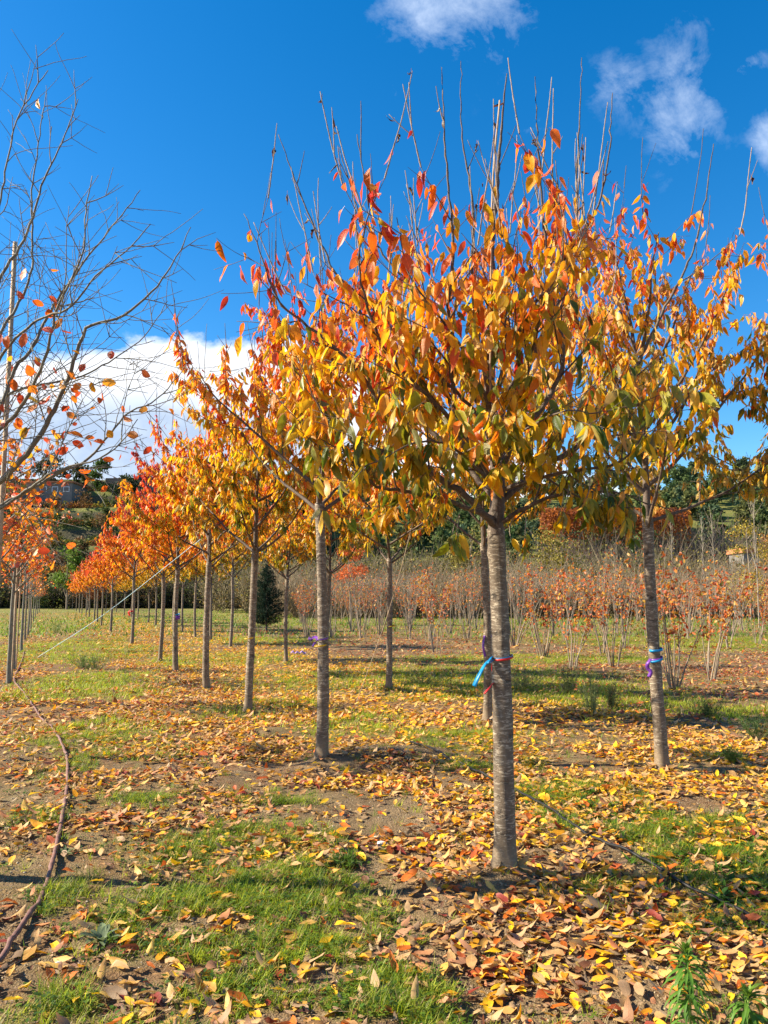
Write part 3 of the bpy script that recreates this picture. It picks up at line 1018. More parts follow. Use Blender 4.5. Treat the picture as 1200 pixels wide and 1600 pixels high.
# ------------------------------------------------------------------ the two rows of cherry trees
ORD = ['first', 'second', 'third', 'fourth', 'fifth', 'sixth', 'seventh', 'eighth', 'ninth', 'tenth', 'eleventh', 'twelfth', 'thirteenth', 'fourteenth', 'fifteenth', 'sixteenth', 'seventeenth', 'eighteenth']
G1 = 'cherry trees in the near row'
G2 = 'cherry trees in the second row'
p = gp(*ROW1[1])
T2, tb2, sh2 = cherry('cherry_tree', 21, 2.45, (.058, .045), 12, 1.3, 4.75, 5600, True, red=.08, green=.0, lean=(-.05, .02), loc=p, maxsh=26, k=20,
                      label='cherry tree with yellow trunk band, next after the largest tree in the near row', group=G1)
p = gp(*ROW2[0])
TR, tbr, shr = cherry('cherry_tree', 33, 2.3, (.060, .047), 16, 1.5, 5.7, 5600, True, red=-.08, green=.0, lean=(-.04, 0), loc=p, maxsh=12, k=20, bare_top=.3,
                      label='cherry tree with blue and purple ribbons round its trunk, nearest of the second row', group=G2)
p = gp(*ROW1[2])
VA, _, _ = cherry('cherry_tree', 41, 2.25, (.058, .045), 13, 1.35, 5.0, 6000, red=.04, green=.04, lean=(.08, 0), loc=p, label='cherry tree with thin yellow band on the trunk, third tree of the near row', group=G1)
p = gp(*ROW2[1])
VB, _, _ = cherry('cherry_tree', 52, 2.25, (.056, .044), 12, 1.25, 4.7, 4600, red=-.12, green=.12, lean=(-.02, 0), loc=p, maxsh=8, label='yellow cherry tree with purple ribbon, trunk just behind the largest tree trunk', group=G2)
p = gp(*ROW1[3])
VC, _, _ = cherry('cherry_tree', 63, 2.2, (.06, .046), 14, 1.35, 4.95, 6000, red=.2, green=-.05, loc=p, label='orange cherry tree, fourth tree of the near row', group=G1)
p = gp(*ROW2[2])
VD, _, _ = cherry('cherry_tree', 74, 2.2, (.056, .044), 11, 1.15, 4.1, 3200, red=-.15, green=.15, loc=p, maxsh=6, label='small yellow-green cherry tree in the gap between the two nearest trunks of the near row', group=G2)
VR, _, _ = cherry('cherry_tree', 85, 2.2, (.058, .045), 14, 1.35, 4.9, 6000, red=1.25, green=-.15, loc=gp(*ROW1[4]), maxsh=10, label='orange cherry tree with purple ribbon on its trunk, fifth tree of the near row', group=G1)
rr = random.Random(5)
for i in range(5, len(ROW1)):
    src = (VC, VA, VR)[rr.randrange(3)] if i < 7 else VR
    s = rr.uniform(.90, 1.08)
    lab = ('cherry tree with red ribbon on its trunk, seventh tree of the near row' if i == 6 else
           'red-orange cherry tree at the far end of the near row' if i == len(ROW1) - 1 else
           f'{"orange" if i < 9 else "red-orange"} cherry tree, {ORD[i]} tree of the near row counting from the largest')
    copy_tree(src, gp(*ROW1[i]), rr.uniform(0, 6.28), (s, s, s * rr.uniform(.97, 1.05)), lab, G1)
for i in range(3, len(ROW2)):
    src = (VB, VD, VA)[rr.randrange(3)] if i < 9 else (VC, VA, VR)[rr.randrange(3)]
    s = rr.uniform(.92, 1.04)
    lab = f'golden cherry tree, {ORD[i]} tree of the second row counting from the ribboned one'
    copy_tree(src, gp(*ROW2[i]), rr.uniform(0, 6.28), (s, s, s), lab, G2)
# the tree whose crown reaches in from the right edge
p = np.array([4.72, 7.3, 0]); p[2] = gz(p[0], p[1])
copy_tree(TR, p, 2.2, (1.0, 1.0, 1.08), 'cherry tree with green, yellow and orange leaves, cut off by the right edge', 'cherry trees at the right edge')
#@@PART2
# ------------------------------------------------------------------ left row: sparse round-leaved trees with stakes
BPAL = np.array([[.50, .36, .03], [.84, .40, .02], [.86, .28, .02], [.80, .17, .02], [.62, .08, .025]])
def round_leaves(name, tb, rs, count, zlo, zhi, L0=.075, pw=1.0, mat=None):
    Sx = np.array(tb.sites)
    h = np.clip((Sx[:, 2] - zlo) / (zhi - zlo), 0, 1.2)
    p = np.clip(1.05 - h, 0.02, 1) ** pw
    idx = rs.choice(len(Sx), count, p=p / p.sum())
    P = Sx[idx, :3]
    out = norm(rs.normal(0, 1, (count, 3)))
    D = norm(out + np.array([0, 0, -.5]))
    O = P + D * .01
    c = BPAL[np.clip((rs.beta(2, 1.6, count) * 5).astype(int), 0, 4)] * rs.uniform(.8, 1.15, (count, 1))
    Ln = L0 * rs.uniform(.65, 1.2, count)
    V, tri, quad, uv, col = leaves(O, D, norm(rs.normal(0, 1, (count, 3))), Ln, Ln * .66, rs.uniform(.05, .5, count), rs.normal(.2, .5, count), c, T_ELL, P, .08, 9, rs.normal(0, .3, count))
    return make_mesh(name, V, [tri, quad], uv, col, mat=M_LEAF)

GL = 'staked sparse trees in the row at the left edge'
def left_near_tree():
    rs = np.random.RandomState(3)
    base = gp(-118, 1360)
    base = np.array([-2.68, 4.55, gz(-2.68, 4.55)])
    R0 = root('beech_tree', 'nearly bare grey tree, few red-orange leaves, boughs reaching in at the upper left edge', 'tree', base, GL)
    def g(px, py, Y):
        return at(px, py, Y) - base
    cr = g(-112, 845, 4.55)
    TP = resample([np.array([0, 0, -.06]), np.array([.01, 0, 1.0]), cr], .06)
    link('trunk', trunk_mesh('trunk', TP, .052, .042, rs, M_BEECH, 18, 3), R0)
    tb = TreeBuild(77, 1.9, 4.4, k=4, sub_gap=.12, tw_gap=.085, sub_len=(.3, .75), tw_len=(.10, .38), up=.25, fine=.03)
    G = [
        ([(-112, 850), (-60, 800), (0, 753), (33, 720), (67, 673), (97, 613), (117, 560), (133, 513), (143, 507), (187, 497), (213, 478), (247, 443), (277, 400), (298, 355)], -.25, .026, 'limb'),
        ([(-112, 840), (-60, 740), (0, 640), (20, 580), (50, 543), (80, 483), (115, 433), (160, 372), (190, 335), (219, 297)], .25, .022, 'limb'),
        ([(-110, 830), (-80, 680), (-40, 540), (0, 435), (40, 370), (70, 280), (100, 215), (122, 155)], -.1, .021, 'limb'),
        ([(-110, 820), (-100, 650), (-95, 450), (-80, 300), (-60, 200), (-40, 150)], .1, .022, 'leader'),
        ([(-112, 845), (-70, 760), (-20, 690), (30, 640), (70, 560), (90, 480), (128, 400), (133, 340), (144, 275)], -.6, .018, 'limb'),
        ([(-112, 850), (-40, 810), (40, 770), (90, 740), (140, 715), (200, 645), (245, 625), (300, 560)], .5, .016, 'limb'),
        ([(-112, 850), (-40, 815), (30, 775), (70, 745), (120, 725), (150, 720), (190, 690), (215, 655)], -.5, .014, 'limb'),
        ([(-108, 820), (-60, 640), (0, 520), (25, 480), (50, 420), (50, 300), (72, 145)], .35, .017, 'limb'),
        ([(-108, 820), (-50, 560), (-10, 380), (10, 260), (30, 180), (75, 110)], -.4, .015, 'limb'),
        ([(-112, 840), (-60, 700), (10, 620), (70, 600), (120, 590), (180, 560), (230, 520), (262, 470)], .7, .015, 'limb'),
        ([(-108, 830), (-60, 690), (0, 560), (60, 500), (110, 480), (150, 430), (200, 390), (235, 350)], -.7, .015, 'limb'),
    ]
    for (pts, dy, r0, nm) in G:
        n = len(pts)
        pp = [g(px, py, 4.55 + dy * math.sin(min(1, i / (n - 1) * 1.2) * pi / 2)) for i, (px, py) in enumerate(pts)]
        P = resample(pp, .05)
        P[1:-1] += rs.normal(0, .003, (len(P) - 2, 3))
        ts = TubeSet()
        m = len(P); f = np.linspace(0, 1, m)
        ts.add(P, r0 * .74 * (1 - f) ** 1.0 + .0024, 8)
        Lc = np.concatenate([[0], np.cumsum(np.linalg.norm(np.diff(P, axis=0), axis=1))])
        s = Lc[-1] * .25
        while s < Lc[-1] * .97:
            i = min(m - 2, int(np.searchsorted(Lc, s)))
            T = norm(P[i + 1] - P[i])
            d = norm(side_dir(rs, T, rs.uniform(.6, 1.1)) + np.array([.15, 0, .12]))
            Q = wander(rs, P[i], d, rs.uniform(.3, .8) * (1.15 - .5 * s / Lc[-1]) * (.5 if P[i][2] > 3.3 else 1), .05, .6, .5)
            tb.sub(ts, Q, .0036, .0013)
            s += .145 * rs.uniform(.6, 1.4)
        link(nm, ts.mesh('limb', M_BEECHL), R0)
    big = []
    for (px, py, Y) in ((40, 528, 3.9), (66, 521, 3.9), (12, 532, 3.8), (38, 475, 4.1), (40, 427, 4.2), (50, 478, 4.1), (76, 490, 4.1), (88, 482, 4.1), (15, 565, 4.0), (83, 585, 4.3), (127, 607, 4.3), (110, 615, 4.3), (143, 605, 4.4),
                        (158, 612, 4.4), (175, 556, 4.5), (160, 725, 4.5), (237, 706, 4.6), (122, 650, 4.4), (45, 600, 4.3), (35, 625, 4.3), (168, 680, 4.5), (146, 697, 4.5), (97, 505, 4.2), (133, 576, 4.4), (2, 530, 3.9), (20, 600, 4.2), (60, 640, 4.3), (5, 640, 4.2)):
        big.append(np.concatenate([g(px, py - 8, Y), [0, 0, -1]]))
    tb.sites = tb.sites + big * 0
    nb = len(big)
    P = np.array(big)[:, :3]
    c = BPAL[rs.randint(1, 5, nb)]
    D = norm(rs.normal(0, .7, (nb, 3)) + np.array([0, 0, -.8]))
    V, tri, quad, uv, col = leaves(P, D, norm(rs.normal(0, .5, (nb, 3)) + np.array([0, -1.0, 0])), rs.uniform(.05, .085, nb), rs.uniform(.034, .054, nb), rs.uniform(.05, .4, nb), rs.normal(.2, .4, nb), c, T_ELL, P + np.array([-.01, 0, .02]), .08, 9)
    V2 = V
    me1 = round_leaves('leaves', tb, rs, 110, 1.9, 3.6, .07, 1.8)
    link('crown', me1, R0)
    link('crown', make_mesh('large leaves', V, [tri, quad], uv, col, mat=M_LEAF), R0)
    return R0

M_BEECHL = bark_material('grey_limb_bark', (0.13, 0.115, 0.085), (0.24, 0.22, 0.16), (0.05, 0.04, 0.035), 1.5, 18.0, .5, dirt=False, moss=.25)
LEFT0 = left_near_tree()

def beech(seed, th, top, nl, reach, nleaf, loc, label, L0=.075, sparse=1.0, lowcut=1.6):
    rs = np.random.RandomState(seed)
    R0 = root('beech_tree', label, 'tree', loc, GL)
    TP = trunk_path(rs, top * .62, (0.02, 0), .03)
    link('trunk', trunk_mesh('trunk', TP, .045, .022, rs, M_BEECH, 12, 2, 1.1), R0)
    tb = TreeBuild(seed + 9, th, top, k=4, sub_gap=.15, tw_gap=.13, sub_len=(.3, .7), tw_len=(.1, .35), up=.3, fine=.05)
    ts = TubeSet()
    lead = wander(rs, TP[-1], (0, 0, 1), top * .38, .07, .5, .1)
    tb.limb(ts, lead, .02, .003, .1)
    for i in range(nl):
        z = th + (top * .75 - th) * (i / nl)
        j = int(np.argmin(np.abs(TP[:, 2] - z)))
        st = TP[j] if z < TP[-1, 2] else lead[int(np.argmin(np.abs(lead[:, 2] - z)))]
        az = i * 2.4 + rs.uniform(-.4, .4); ang = rs.uniform(.8, 1.15)
        d = np.array([cos(az) * sin(ang), sin(az) * sin(ang), cos(ang)])
        tb.limb(ts, wander(rs, st, d, reach * rs.uniform(.8, 1.25) * (1.1 - .5 * i / nl), .07, .45, .18), .016, .003)
    link('branchwork', ts.mesh('branches', M_BEECHL), R0)
    link('crown', round_leaves('crown', tb, rs, nleaf, th - .1, top, L0, sparse), R0)
    return R0

pL = [(-4.3, 7.9), (-5.95, 11.6)]
lt_labels = ['tree with small orange leaves at the left edge just behind the bare boughs',
             'orange-leaved tree at the left edge between the bare boughs and the first staked trunk']
B1 = beech(301, 1.75, 4.3, 14, 1.15, 620, (*pL[0], gz(*pL[0])), lt_labels[0], sparse=2.2)
B2 = beech(302, 1.7, 4.1, 14, 1.05, 900, (*pL[1], gz(*pL[1])), lt_labels[1], sparse=1.4)
LROW = [(13, 1067), (21, 1048), (33, 1018), (39, 1001), (44, 992), (48, 982), (52, 972), (55, 965), (58, 960), (61, 957)]
B3 = beech(303, 1.7, 4.1, 14, 1.0, 700, gp(*LROW[0]), 'first orange-leaved tree with its foot visible at the left edge, two stakes beside it', sparse=1.5)
B4 = beech(304, 1.6, 3.7, 12, .9, 260, gp(*LROW[2]), 'third staked tree of the left row, mostly bare twigs', L0=.07)
for i, (px, py) in enumerate(LROW):
    if i in (0, 2): continue
    s = rr.uniform(.9, 1.05)
    copy_tree(B4 if i > 2 else B3, gp(px, py), rr.uniform(0, 6), (s, s, s), f'{ORD[i]} staked tree of the left row counting from the left edge', GL)
def stake(px, py, h, label, tilt=(0, 0), r=.014, off=(0, 0)):
    p = gp(px, py) + np.array([off[0], off[1], 0])
    ts = TubeSet()
    P = np.array([[0, 0, -.1], [tilt[0] * .5, tilt[1] * .5, h * .5], [tilt[0], tilt[1], h]])
    ts.add(resample(P, .3), np.full(len(resample(P, .3)), r), 9)
    o = link('stake', ts.mesh('stake', M_STAKE), None, p, label=label, category='stake', group='wooden stakes along the left row')
    return o
stake(18, 1066, 2.6, 'light wooden stake close against the first trunk of the left row', r=.018)
stake(25, 1046, 2.5, 'light wooden stake beside the second trunk of the left row', r=.016)
stake(37, 1010, 2.4, 'wooden stake beside the third trunk of the left row')
stake(42, 998, 2.4, 'wooden stake beside the fourth trunk of the left row')
stake(47, 988, 2.4, 'wooden stake beside the fifth trunk of the left row')
p = at(13, 1190, 4.85)
o = link('stake', None) if False else None
ts = TubeSet(); hb = at(10, 385, 5.5)[2]
ts.add(np.array([[0, 0, -.1], [0, 0, hb * .5], [-.01, 0, hb]]), np.array([.018, .017, .016]), 9)
link('stake', ts.mesh('stake', M_STAKE), None, (at(8, 700, 5.5)[0], 5.5, gz(-2.6, 5.5)), label='tall pale stake rising among the bare boughs at the left edge', category='stake', group='wooden stakes along the left row')
# cut cane tied up inside the front crown
ts = TubeSet()
a_ = at(766, 620, 4.55); b_ = at(769, 310, 4.5); c_ = at(781, 157, 4.5)
ts.add(resample([a_, b_, c_], .12), np.linspace(.0065, .0058, len(resample([a_, b_, c_], .12))), 9)
link('cane', ts.mesh('cane', M_STAKE), None, None, label='pale cut cane standing up out of the top of the largest crown', category='cane')
# tree ties on the first left trunk
M_TIE = plain('black_tie', (.02, .02, .022), .5)
for (px, py) in ((17, 978), (19, 918)):
    p = at(px, py, ground_pt(13, 1067)[1])
    a = np.linspace(0, 2 * pi, 25)
    ts = TubeSet(); ts.add(np.stack([.055 * np.cos(a), .04 * np.sin(a), .0 * a], 1), np.full(25, .007), 6, cap=False)
    link('tree_tie', ts.mesh('tie', M_TIE), None, p, label='black tie holding the first left trunk to its stake, %s one' % ('lower' if py > 950 else 'upper'), category='tie', group='ties on the first left trunk')

# ------------------------------------------------------------------ ribbons and bands
def ribbon_mat(name, c): return plain(name, c, .35, .5, trans=.3)
M_BLUE = ribbon_mat('blue_ribbon', (.01, .34, .68)); M_RED = ribbon_mat('red_ribbon', (.70, .03, .035)); M_PUR = ribbon_mat('purple_ribbon', (.22, .06, .42)); M_YEL = ribbon_mat('yellow_band', (.75, .50, .02))
def strip(P, Wv, w):
    P = np.asarray(P, float); Wv = norm(np.asarray(Wv, float)); w = np.broadcast_to(w, (len(P),))
    T = norm(np.gradient(P, axis=0)); Nn = norm(np.cross(T, Wv)) * .0012
    V = np.concatenate([P - Wv * w[:, None] / 2 - Nn, P + Wv * w[:, None] / 2 - Nn, P + Wv * w[:, None] / 2 + Nn, P - Wv * w[:, None] / 2 + Nn])
    n = len(P); i = np.arange(n - 1)
    q = [np.stack([i + a * n, i + 1 + a * n, i + 1 + ((a + 1) % 4) * n, i + ((a + 1) % 4) * n], 1) for a in range(4)]
    q.append(np.array([[0, n, 2 * n, 3 * n], [n - 1, 4 * n - 1, 3 * n - 1, 2 * n - 1]]))
    return V, np.concatenate(q)
def band(c, r, w, mat, label, tail=None, name='ribbon', wob=.01, tmat=None):
    """closed band round a trunk at world point c, with optional hanging tails"""
    a = np.linspace(0, 2 * pi, 40)
    P = np.stack([r * np.cos(a), r * np.sin(a), wob * np.sin(a + 1)], 1)
    Wv = np.tile([0, 0, 1.0], (40, 1))
    V, q = strip(P, Wv, w)
    o = link(name, make_mesh(name, V, [q], mat=mat), None, c, label=label, category='ribbon')
    return o
trX = ground_pt(*ROW1[0])[1]
c1 = at(786, 1028, 4.645); c1[0] += .0
band(c1, .0575, .012, M_RED, 'thin red ribbon tied round the largest trunk, its end hanging on the left')
rib = bpy.data.objects['ribbon']
def tail(parent, pts, w, mat, nm='tail', wv=None):
    c = np.array(parent.location)
    P = resample([np.array(p) - c for p in pts], .012)
    Wv = np.tile([.5, -.3, .35] if wv is None else wv, (len(P), 1)).astype(float)
    T = norm(np.gradient(P, axis=0)); Wv = norm(Wv - T * (Wv * T).sum(1, keepdims=True))
    V, q = strip(P, Wv, w)
    return link(nm, make_mesh(nm, V, [q], mat=mat), parent)
tail(rib, [at(774, 1028, 4.66), at(770, 1045, 4.7), at(776, 1060, 4.68), at(770, 1068, 4.62), at(764, 1075, 4.58), at(757, 1084, 4.57)], .020, M_RED)
o = band(c1 + np.array([0, 0, .010]), .0572, .004, M_BLUE, 'bright blue ribbon tied round the largest trunk with a long end blowing left')
tail(o, [at(771, 1026, 4.66), at(765, 1030, 4.62), at(759, 1036, 4.60), at(752, 1048, 4.57), at(746, 1060, 4.56), at(741, 1072, 4.56)], .028, M_BLUE)
tail(o, [at(771, 1028, 4.66), at(767, 1035, 4.60), at(762, 1036, 4.58), at(768, 1026, 4.63)], .022, M_BLUE)
# second row front tree: blue + purple
yT = ground_pt(*ROW2[0])[1]
cc_ = at(1025, 1015, yT)
band(cc_, .060, .022, M_BLUE, 'dull blue ribbon round the right-hand trunk, upper of two blue ribbons')
o = band(at(1025, 1030, yT), .061, .020, M_BLUE, 'bright blue ribbon slanting round the right-hand trunk just above the purple one', wob=.022)
o = band(at(1025, 1029, yT), .0585, .022, M_PUR, 'purple ribbon knotted round the right-hand trunk, loose end on the left', wob=.012)
tail(o, [at(1016, 1030, yT - .06), at(1012, 1037, yT - .07), at(1012, 1044, yT - .06), at(1017, 1050, yT - .07), at(1014, 1058, yT - .06)], .035, M_PUR)
y2 = ground_pt(*ROW2[1])[1]
o = band(at(764, 993, y2), .058, .03, M_PUR, 'purple ribbon round the slim trunk directly behind the largest trunk')
tail(o, [at(757, 993, y2 - .06), at(755, 1008, y2 - .08), at(758, 1026, y2 - .07)], .03, M_PUR)
y5 = ground_pt(*ROW1[4])[1]
band(at(276, 965, y5), .068, .09, M_PUR, 'purple ribbon wound round the fifth trunk of the near row')
band(at(276, 960, y5), .070, .025, M_BLUE, 'small blue ribbon above the purple one on the fifth near trunk')
y7 = ground_pt(*ROW1[6])[1]
o = band(at(206, 955, y7), .07, .05, M_RED, 'red ribbon knotted round the seventh trunk of the near row')
tail(o, [at(204, 952, y7 - .08), at(201, 956, y7 - .12), at(203, 962, y7 - .1)], .08, M_RED)
for (px, py, row, i, lab) in ((501, 1008, ROW1, 1, 'thin yellow band round the second trunk of the near row'), (389, 997, ROW1, 2, 'thin yellow band round the third trunk of the near row'), (612, 978, ROW2, 2, 'thin yellow band round the trunk standing between the two nearest trunks')):
    band(at(px, py, ground_pt(*row[i])[1]), .062, .014, M_YEL, lab)
band(at(503, 998, ground_pt(*ROW1[1])[1]), .060, .012, M_PUR, 'purple ribbon with crumpled ends on the second trunk of the near row')
rb = bpy.data.objects[[o.name for o in bpy.data.objects if o.get('label', '').startswith('purple ribbon with crumpled')][0]]
yy = ground_pt(*ROW1[1])[1]
tail(rb, [at(498, 998, yy), at(491, 995, yy + .1), at(487, 999, yy + .12), at(482, 997, yy + .15)], .03, M_PUR)
tail(rb, [at(498, 999, yy), at(493, 1003, yy + .1), at(488, 1010, yy + .12)], .022, M_PUR)
# crumpled purple scrap on the ground behind
p = gp(466, 1023)
P = np.array([[-.22, 0, .03], [-.16, .02, .09], [-.1, 0, .02], [-.04, -.03, .08], [.03, .02, .03], [.1, 0, .09], [.17, .03, .03], [.22, 0, .05]])
V, q = strip(resample(P, .03), np.tile([.2, .6, .8], (len(resample(P, .03)), 1)), .06)
link('ribbon', make_mesh('scrap', V, [q], mat=plain('pale_purple_ribbon', (.42, .28, .62), .35, .5, trans=.3)), None, p, label='crumpled pale purple ribbon lying on the grass behind the second near trunk', category='ribbon')

# dark red cloth scrap under the front crown (left of the fork)
M_MAROON = plain('maroon_leaf', (.05, .008, .014), .5)
# ------------------------------------------------------------------ hoses and the guy line
def ground_tube(name, pts, r, mat, label, cat, lift=0.0, k=10, wob=.0, knobs=False):
    P = resample([gp(*q) for q in pts], .04)
    P[:, 2] = gz(P[:, 0], P[:, 1]) + r * .8 + lift + wob * (vnoise(P[:, 0] * 3, P[:, 1] * 3, 4))
    R = np.full(len(P), r)
    if knobs:
        rs = np.random.RandomState(4)
        R *= 1 + .12 * rs.normal(0, 1, len(P)).clip(-1, 1.5)
        P[:, :2] += rs.normal(0, .002, (len(P), 2))
    ts = TubeSet(); ts.add(P, R, k)
    return link(name, ts.mesh(name, mat), None, None, label=label, category=cat)
ground_tube('irrigation_hose', [(-60, 1560), (0, 1515), (22, 1480), (50, 1440), (72, 1395), (93, 1310), (104, 1240), (104, 1190), (94, 1160), (78, 1138), (60, 1120), (45, 1098), (28, 1075), (22, 1062), (28, 1048), (35, 1030), (38, 1018)],
            .013, plain('brown_hose', (.17, .085, .062), .6, .35, 30, .35), 'reddish brown hose winding along the ground at the lower left', 'hose', knobs=True, wob=.03)
ground_tube('drip_hose', [(640, 1165), (700, 1192), (760, 1218), (820, 1246), (860, 1272), (900, 1299), (945, 1324), (1000, 1350), (1060, 1380), (1130, 1412), (1200, 1446), (1290, 1490)],
            .0095, plain('black_hose', (.014, .013, .012), .5, .35), 'black drip hose running from behind the largest trunk to the lower right', 'hose', wob=.035, lift=.012)
M_LINE = plain('pale_blue_line', (.42, .62, .72), .5)
A = gp(57, 1027); B = at(313, 843, ground_pt(*ROW1[3])[1] - .2)
P = resample([A, A * .5 + B * .5 + np.array([0, 0, -.12]), B], .3)
ts = TubeSet(); ts.add(P, np.full(len(P), .0055), 6)
link('guy_line', ts.mesh('line', M_LINE), None, None, label='pale blue guy line slanting from the ground at left up into the fourth near crown', category='line')
A = at(556, 1052, 12.0); B = at(652, 790, 12.6)
A[2] = gz(A[0], A[1])
P = resample([A, (A + B) / 2 + np.array([.05, 0, -.05]), B], .3)
ts = TubeSet(); ts.add(P, np.full(len(P), .0045), 5)
link('guy_line', ts.mesh('line', M_STAKE), None, None, label='thin pale string slanting up into the small yellow-green cherry tree', category='line')

# ------------------------------------------------------------------ multi-stemmed shrubs
SPAL = np.array([[.36, .30, .04], [.74, .44, .05], [.80, .30, .025], [.74, .17, .02], [.52, .08, .02]])
def shrub(seed, h, nst, nleaf, spread=.55, kinds=1.0, base=(0, 0, 0), label='', group='many-stemmed shrubs with orange leaves', hi=True):
    rs = np.random.RandomState(seed)
    R0 = root('shrub', label, 'shrub', base, group)
    ts = TubeSet()
    tb = TreeBuild(seed, .8, h, k=4, tw_gap=.14, sub_gap=.2, up=.2)
    tb.node = .05
    for i in range(nst):
        az = rs.uniform(0, 6.28); sp = rs.uniform(.08, .32)
        d = np.array([cos(az) * sp, sin(az) * sp, 1.0])
        st = np.array([cos(az), sin(az), 0]) * rs.uniform(.02, .12) + np.array([0, 0, -.03])
        L_ = h * rs.uniform(.75, 1.08)
        P = wander(rs, st, d, L_, .09, .02, .12)
        r0 = rs.uniform(.011, .022)
        ts.add(P, np.linspace(r0, .0035, len(P)), 5)
        m = len(P)
        for j in range(int(m * .4), m - 1):
            if rs.rand() < .8:
                dd = norm(side_dir(rs, norm(P[j + 1] - P[j]), rs.uniform(.5, 1.0)) + np.array([0, 0, .3]))
                Q = wander(rs, P[j], dd, rs.uniform(.15, .5), .07, .4, .3)
                ts.add(Q, np.linspace(.0042, .0016, len(Q)), 4)
                tb.leafable(Q)
                if rs.rand() < .5 and len(Q) > 3:
                    Q2 = wander(rs, Q[2], side_dir(rs, norm(Q[2] - Q[1]), .7), rs.uniform(.1, .3), .06, .5, .3)
                    ts.add(Q2, np.linspace(.0026, .0014, len(Q2)), 3)
                    tb.leafable(Q2)
    link('stem', ts.mesh('stems', M_STEM), R0)
    Sx = np.array(tb.sites)
    idx = rs.choice(len(Sx), nleaf)
    P = Sx[idx, :3]
    out = norm(rs.normal(0, 1, (nleaf, 3)) + np.array([0, 0, -.35]))
    c = SPAL[np.clip((rs.beta(2.2, 1.5, nleaf) * 5).astype(int), 0, 4)] * rs.uniform(.75, 1.1, (nleaf, 1)) * kinds
    Ln = rs.uniform(.055, .105, nleaf)
    V, tri, quad, uv, col = leaves(P, out, norm(rs.normal(0, 1, (nleaf, 3))), Ln, Ln * .6, rs.uniform(.1, .7, nleaf), rs.normal(.3, .5, nleaf), c, T_ELM, None, 0, 2)
    link('foliage', make_mesh('foliage', V, [tri, quad], uv, col, mat=M_SHRUBLEAF), R0)
    return R0
SH = [((1055, 1076), 2.25, 'shrub with a fan of pale stems just right of the right-hand trunk'),
      ((1108, 1061), 2.35, 'shrub whose long stem leans far out to the right of the right-hand trunk'),
      ((894, 1046), 2.2, 'nearest shrub between the largest trunk and the right-hand trunk'),
      ((960, 1042), 2.3, 'shrub of two crossing stem clumps left of the right-hand trunk'),
      ((849, 1027), 2.4, 'bushy stemmed shrub just right of the largest trunk'),
      ((681, 1020), 2.4, 'shrub of thin leaning stems left of the largest trunk')]
smodels = []
for i, ((px, py), h, lab) in enumerate(SH):
    smodels.append(shrub(500 + i, h, (9, 7, 6, 8, 11, 7)[i], (520, 460, 340, 380, 620, 330)[i], base=gp(px, py), label=lab, group='nearest many-stemmed shrubs'))
sf = shrub(520, 2.6, 6, 120, base=gp(730, 997), label='thin-stemmed shrub just left behind the largest trunk')
sf2 = shrub(521, 2.7, 7, 230, base=gp(638, 998), label='shrub with orange leaves right of the small yellow-green tree')
ns = 0
more = [((941, 1022), 'gnarled shrub behind the crossing stems left of the right-hand trunk'), ((1076, 998), 'shrub directly behind the fan of pale stems'), ((1140, 1014), 'shrub with red leaves at the right, third from the right edge'), ((1183, 1006), 'shrub at the right edge with coral leaf clusters'),
        ((519, 996), 'shrub just right of the second near trunk'), ((550, 986), 'orange shrub second to the right of the second near trunk'), ((565, 998), 'shrub with dense orange leaves left of the small yellow-green tree'), ((593, 993), 'shrub right behind the small yellow-green tree trunk'), ((671, 1001), 'shrub halfway between small yellow-green tree and largest trunk'), ((702, 990), 'paler shrub left of the largest trunk'),
        ((480, 994), 'shrub left of the second near trunk behind the purple ribbon')]
sf3 = shrub(522, 2.9, 8, 60, base=gp(1160, 985), label='almost bare shrub with a few red leaves at the right edge')
sf4 = shrub(523, 2.2, 9, 170, base=gp(470, 975), label='low dull orange shrub right of the conifer sapling')
pool = [smodels[2], smodels[5], sf, sf, sf2, sf3, sf3, sf4]
for (q, lab) in more:
    s = rr.uniform(.95, 1.1)
    copy_tree(rr.choice(pool), gp(*q), rr.uniform(0, 6), (s, s, s * rr.uniform(1, 1.1)), lab, 'many-stemmed shrubs with orange leaves')
rs = np.random.RandomState(12)
ud = norm(np.array([-520., 1200.]))      # direction of the rows
pv = np.array([ud[1], -ud[0]])
FS = {}
seen = [ground_pt(*q)[:2] for q, _ in more] + [ground_pt(*q)[:2] for q, _, _ in SH]
cnt = 0
for a in range(4, 15):
    for b in range(8, 40):
        q = pv * (3.0 * a + 2.6 + rs.uniform(-.3, .3)) + ud * (b * 2.1 + rs.uniform(-.4, .4) - 3)
        x, y = q
        if y < 19 or y > 62: continue
        px = 600 + F * x / y
        if px < 385 or px > 1215: continue
        if abs(px - 417) < 22 and y < 45: continue
        if min(np.hypot(*(q - s_)) for s_ in seen) < 1.6: continue
        if rs.rand() < (.38 if y < 36 else .62): continue
        s = rs.uniform(.95, 1.2)
        o = copy_tree(pool[rs.randint(len(pool))], (x, y, gz(x, y)), rs.uniform(0, 6), (s, s, s * rs.uniform(1.0, 1.25)), '', 'far many-stemmed shrubs')
        FS.setdefault(int((y - 19) / 7.2), []).append((px, o))
        cnt += 1
for k_, l_ in FS.items():
    l_.sort(key=lambda t: t[0])
    for j_, (px, o) in enumerate(l_):
        o['label'] = f'orange-leaved shrub, {ORD[j_] if j_ < 18 else ORD[j_ - 18] + " after the middle"} from the left in the {ORD[k_]} band of far shrubs'
print('far shrubs', cnt)

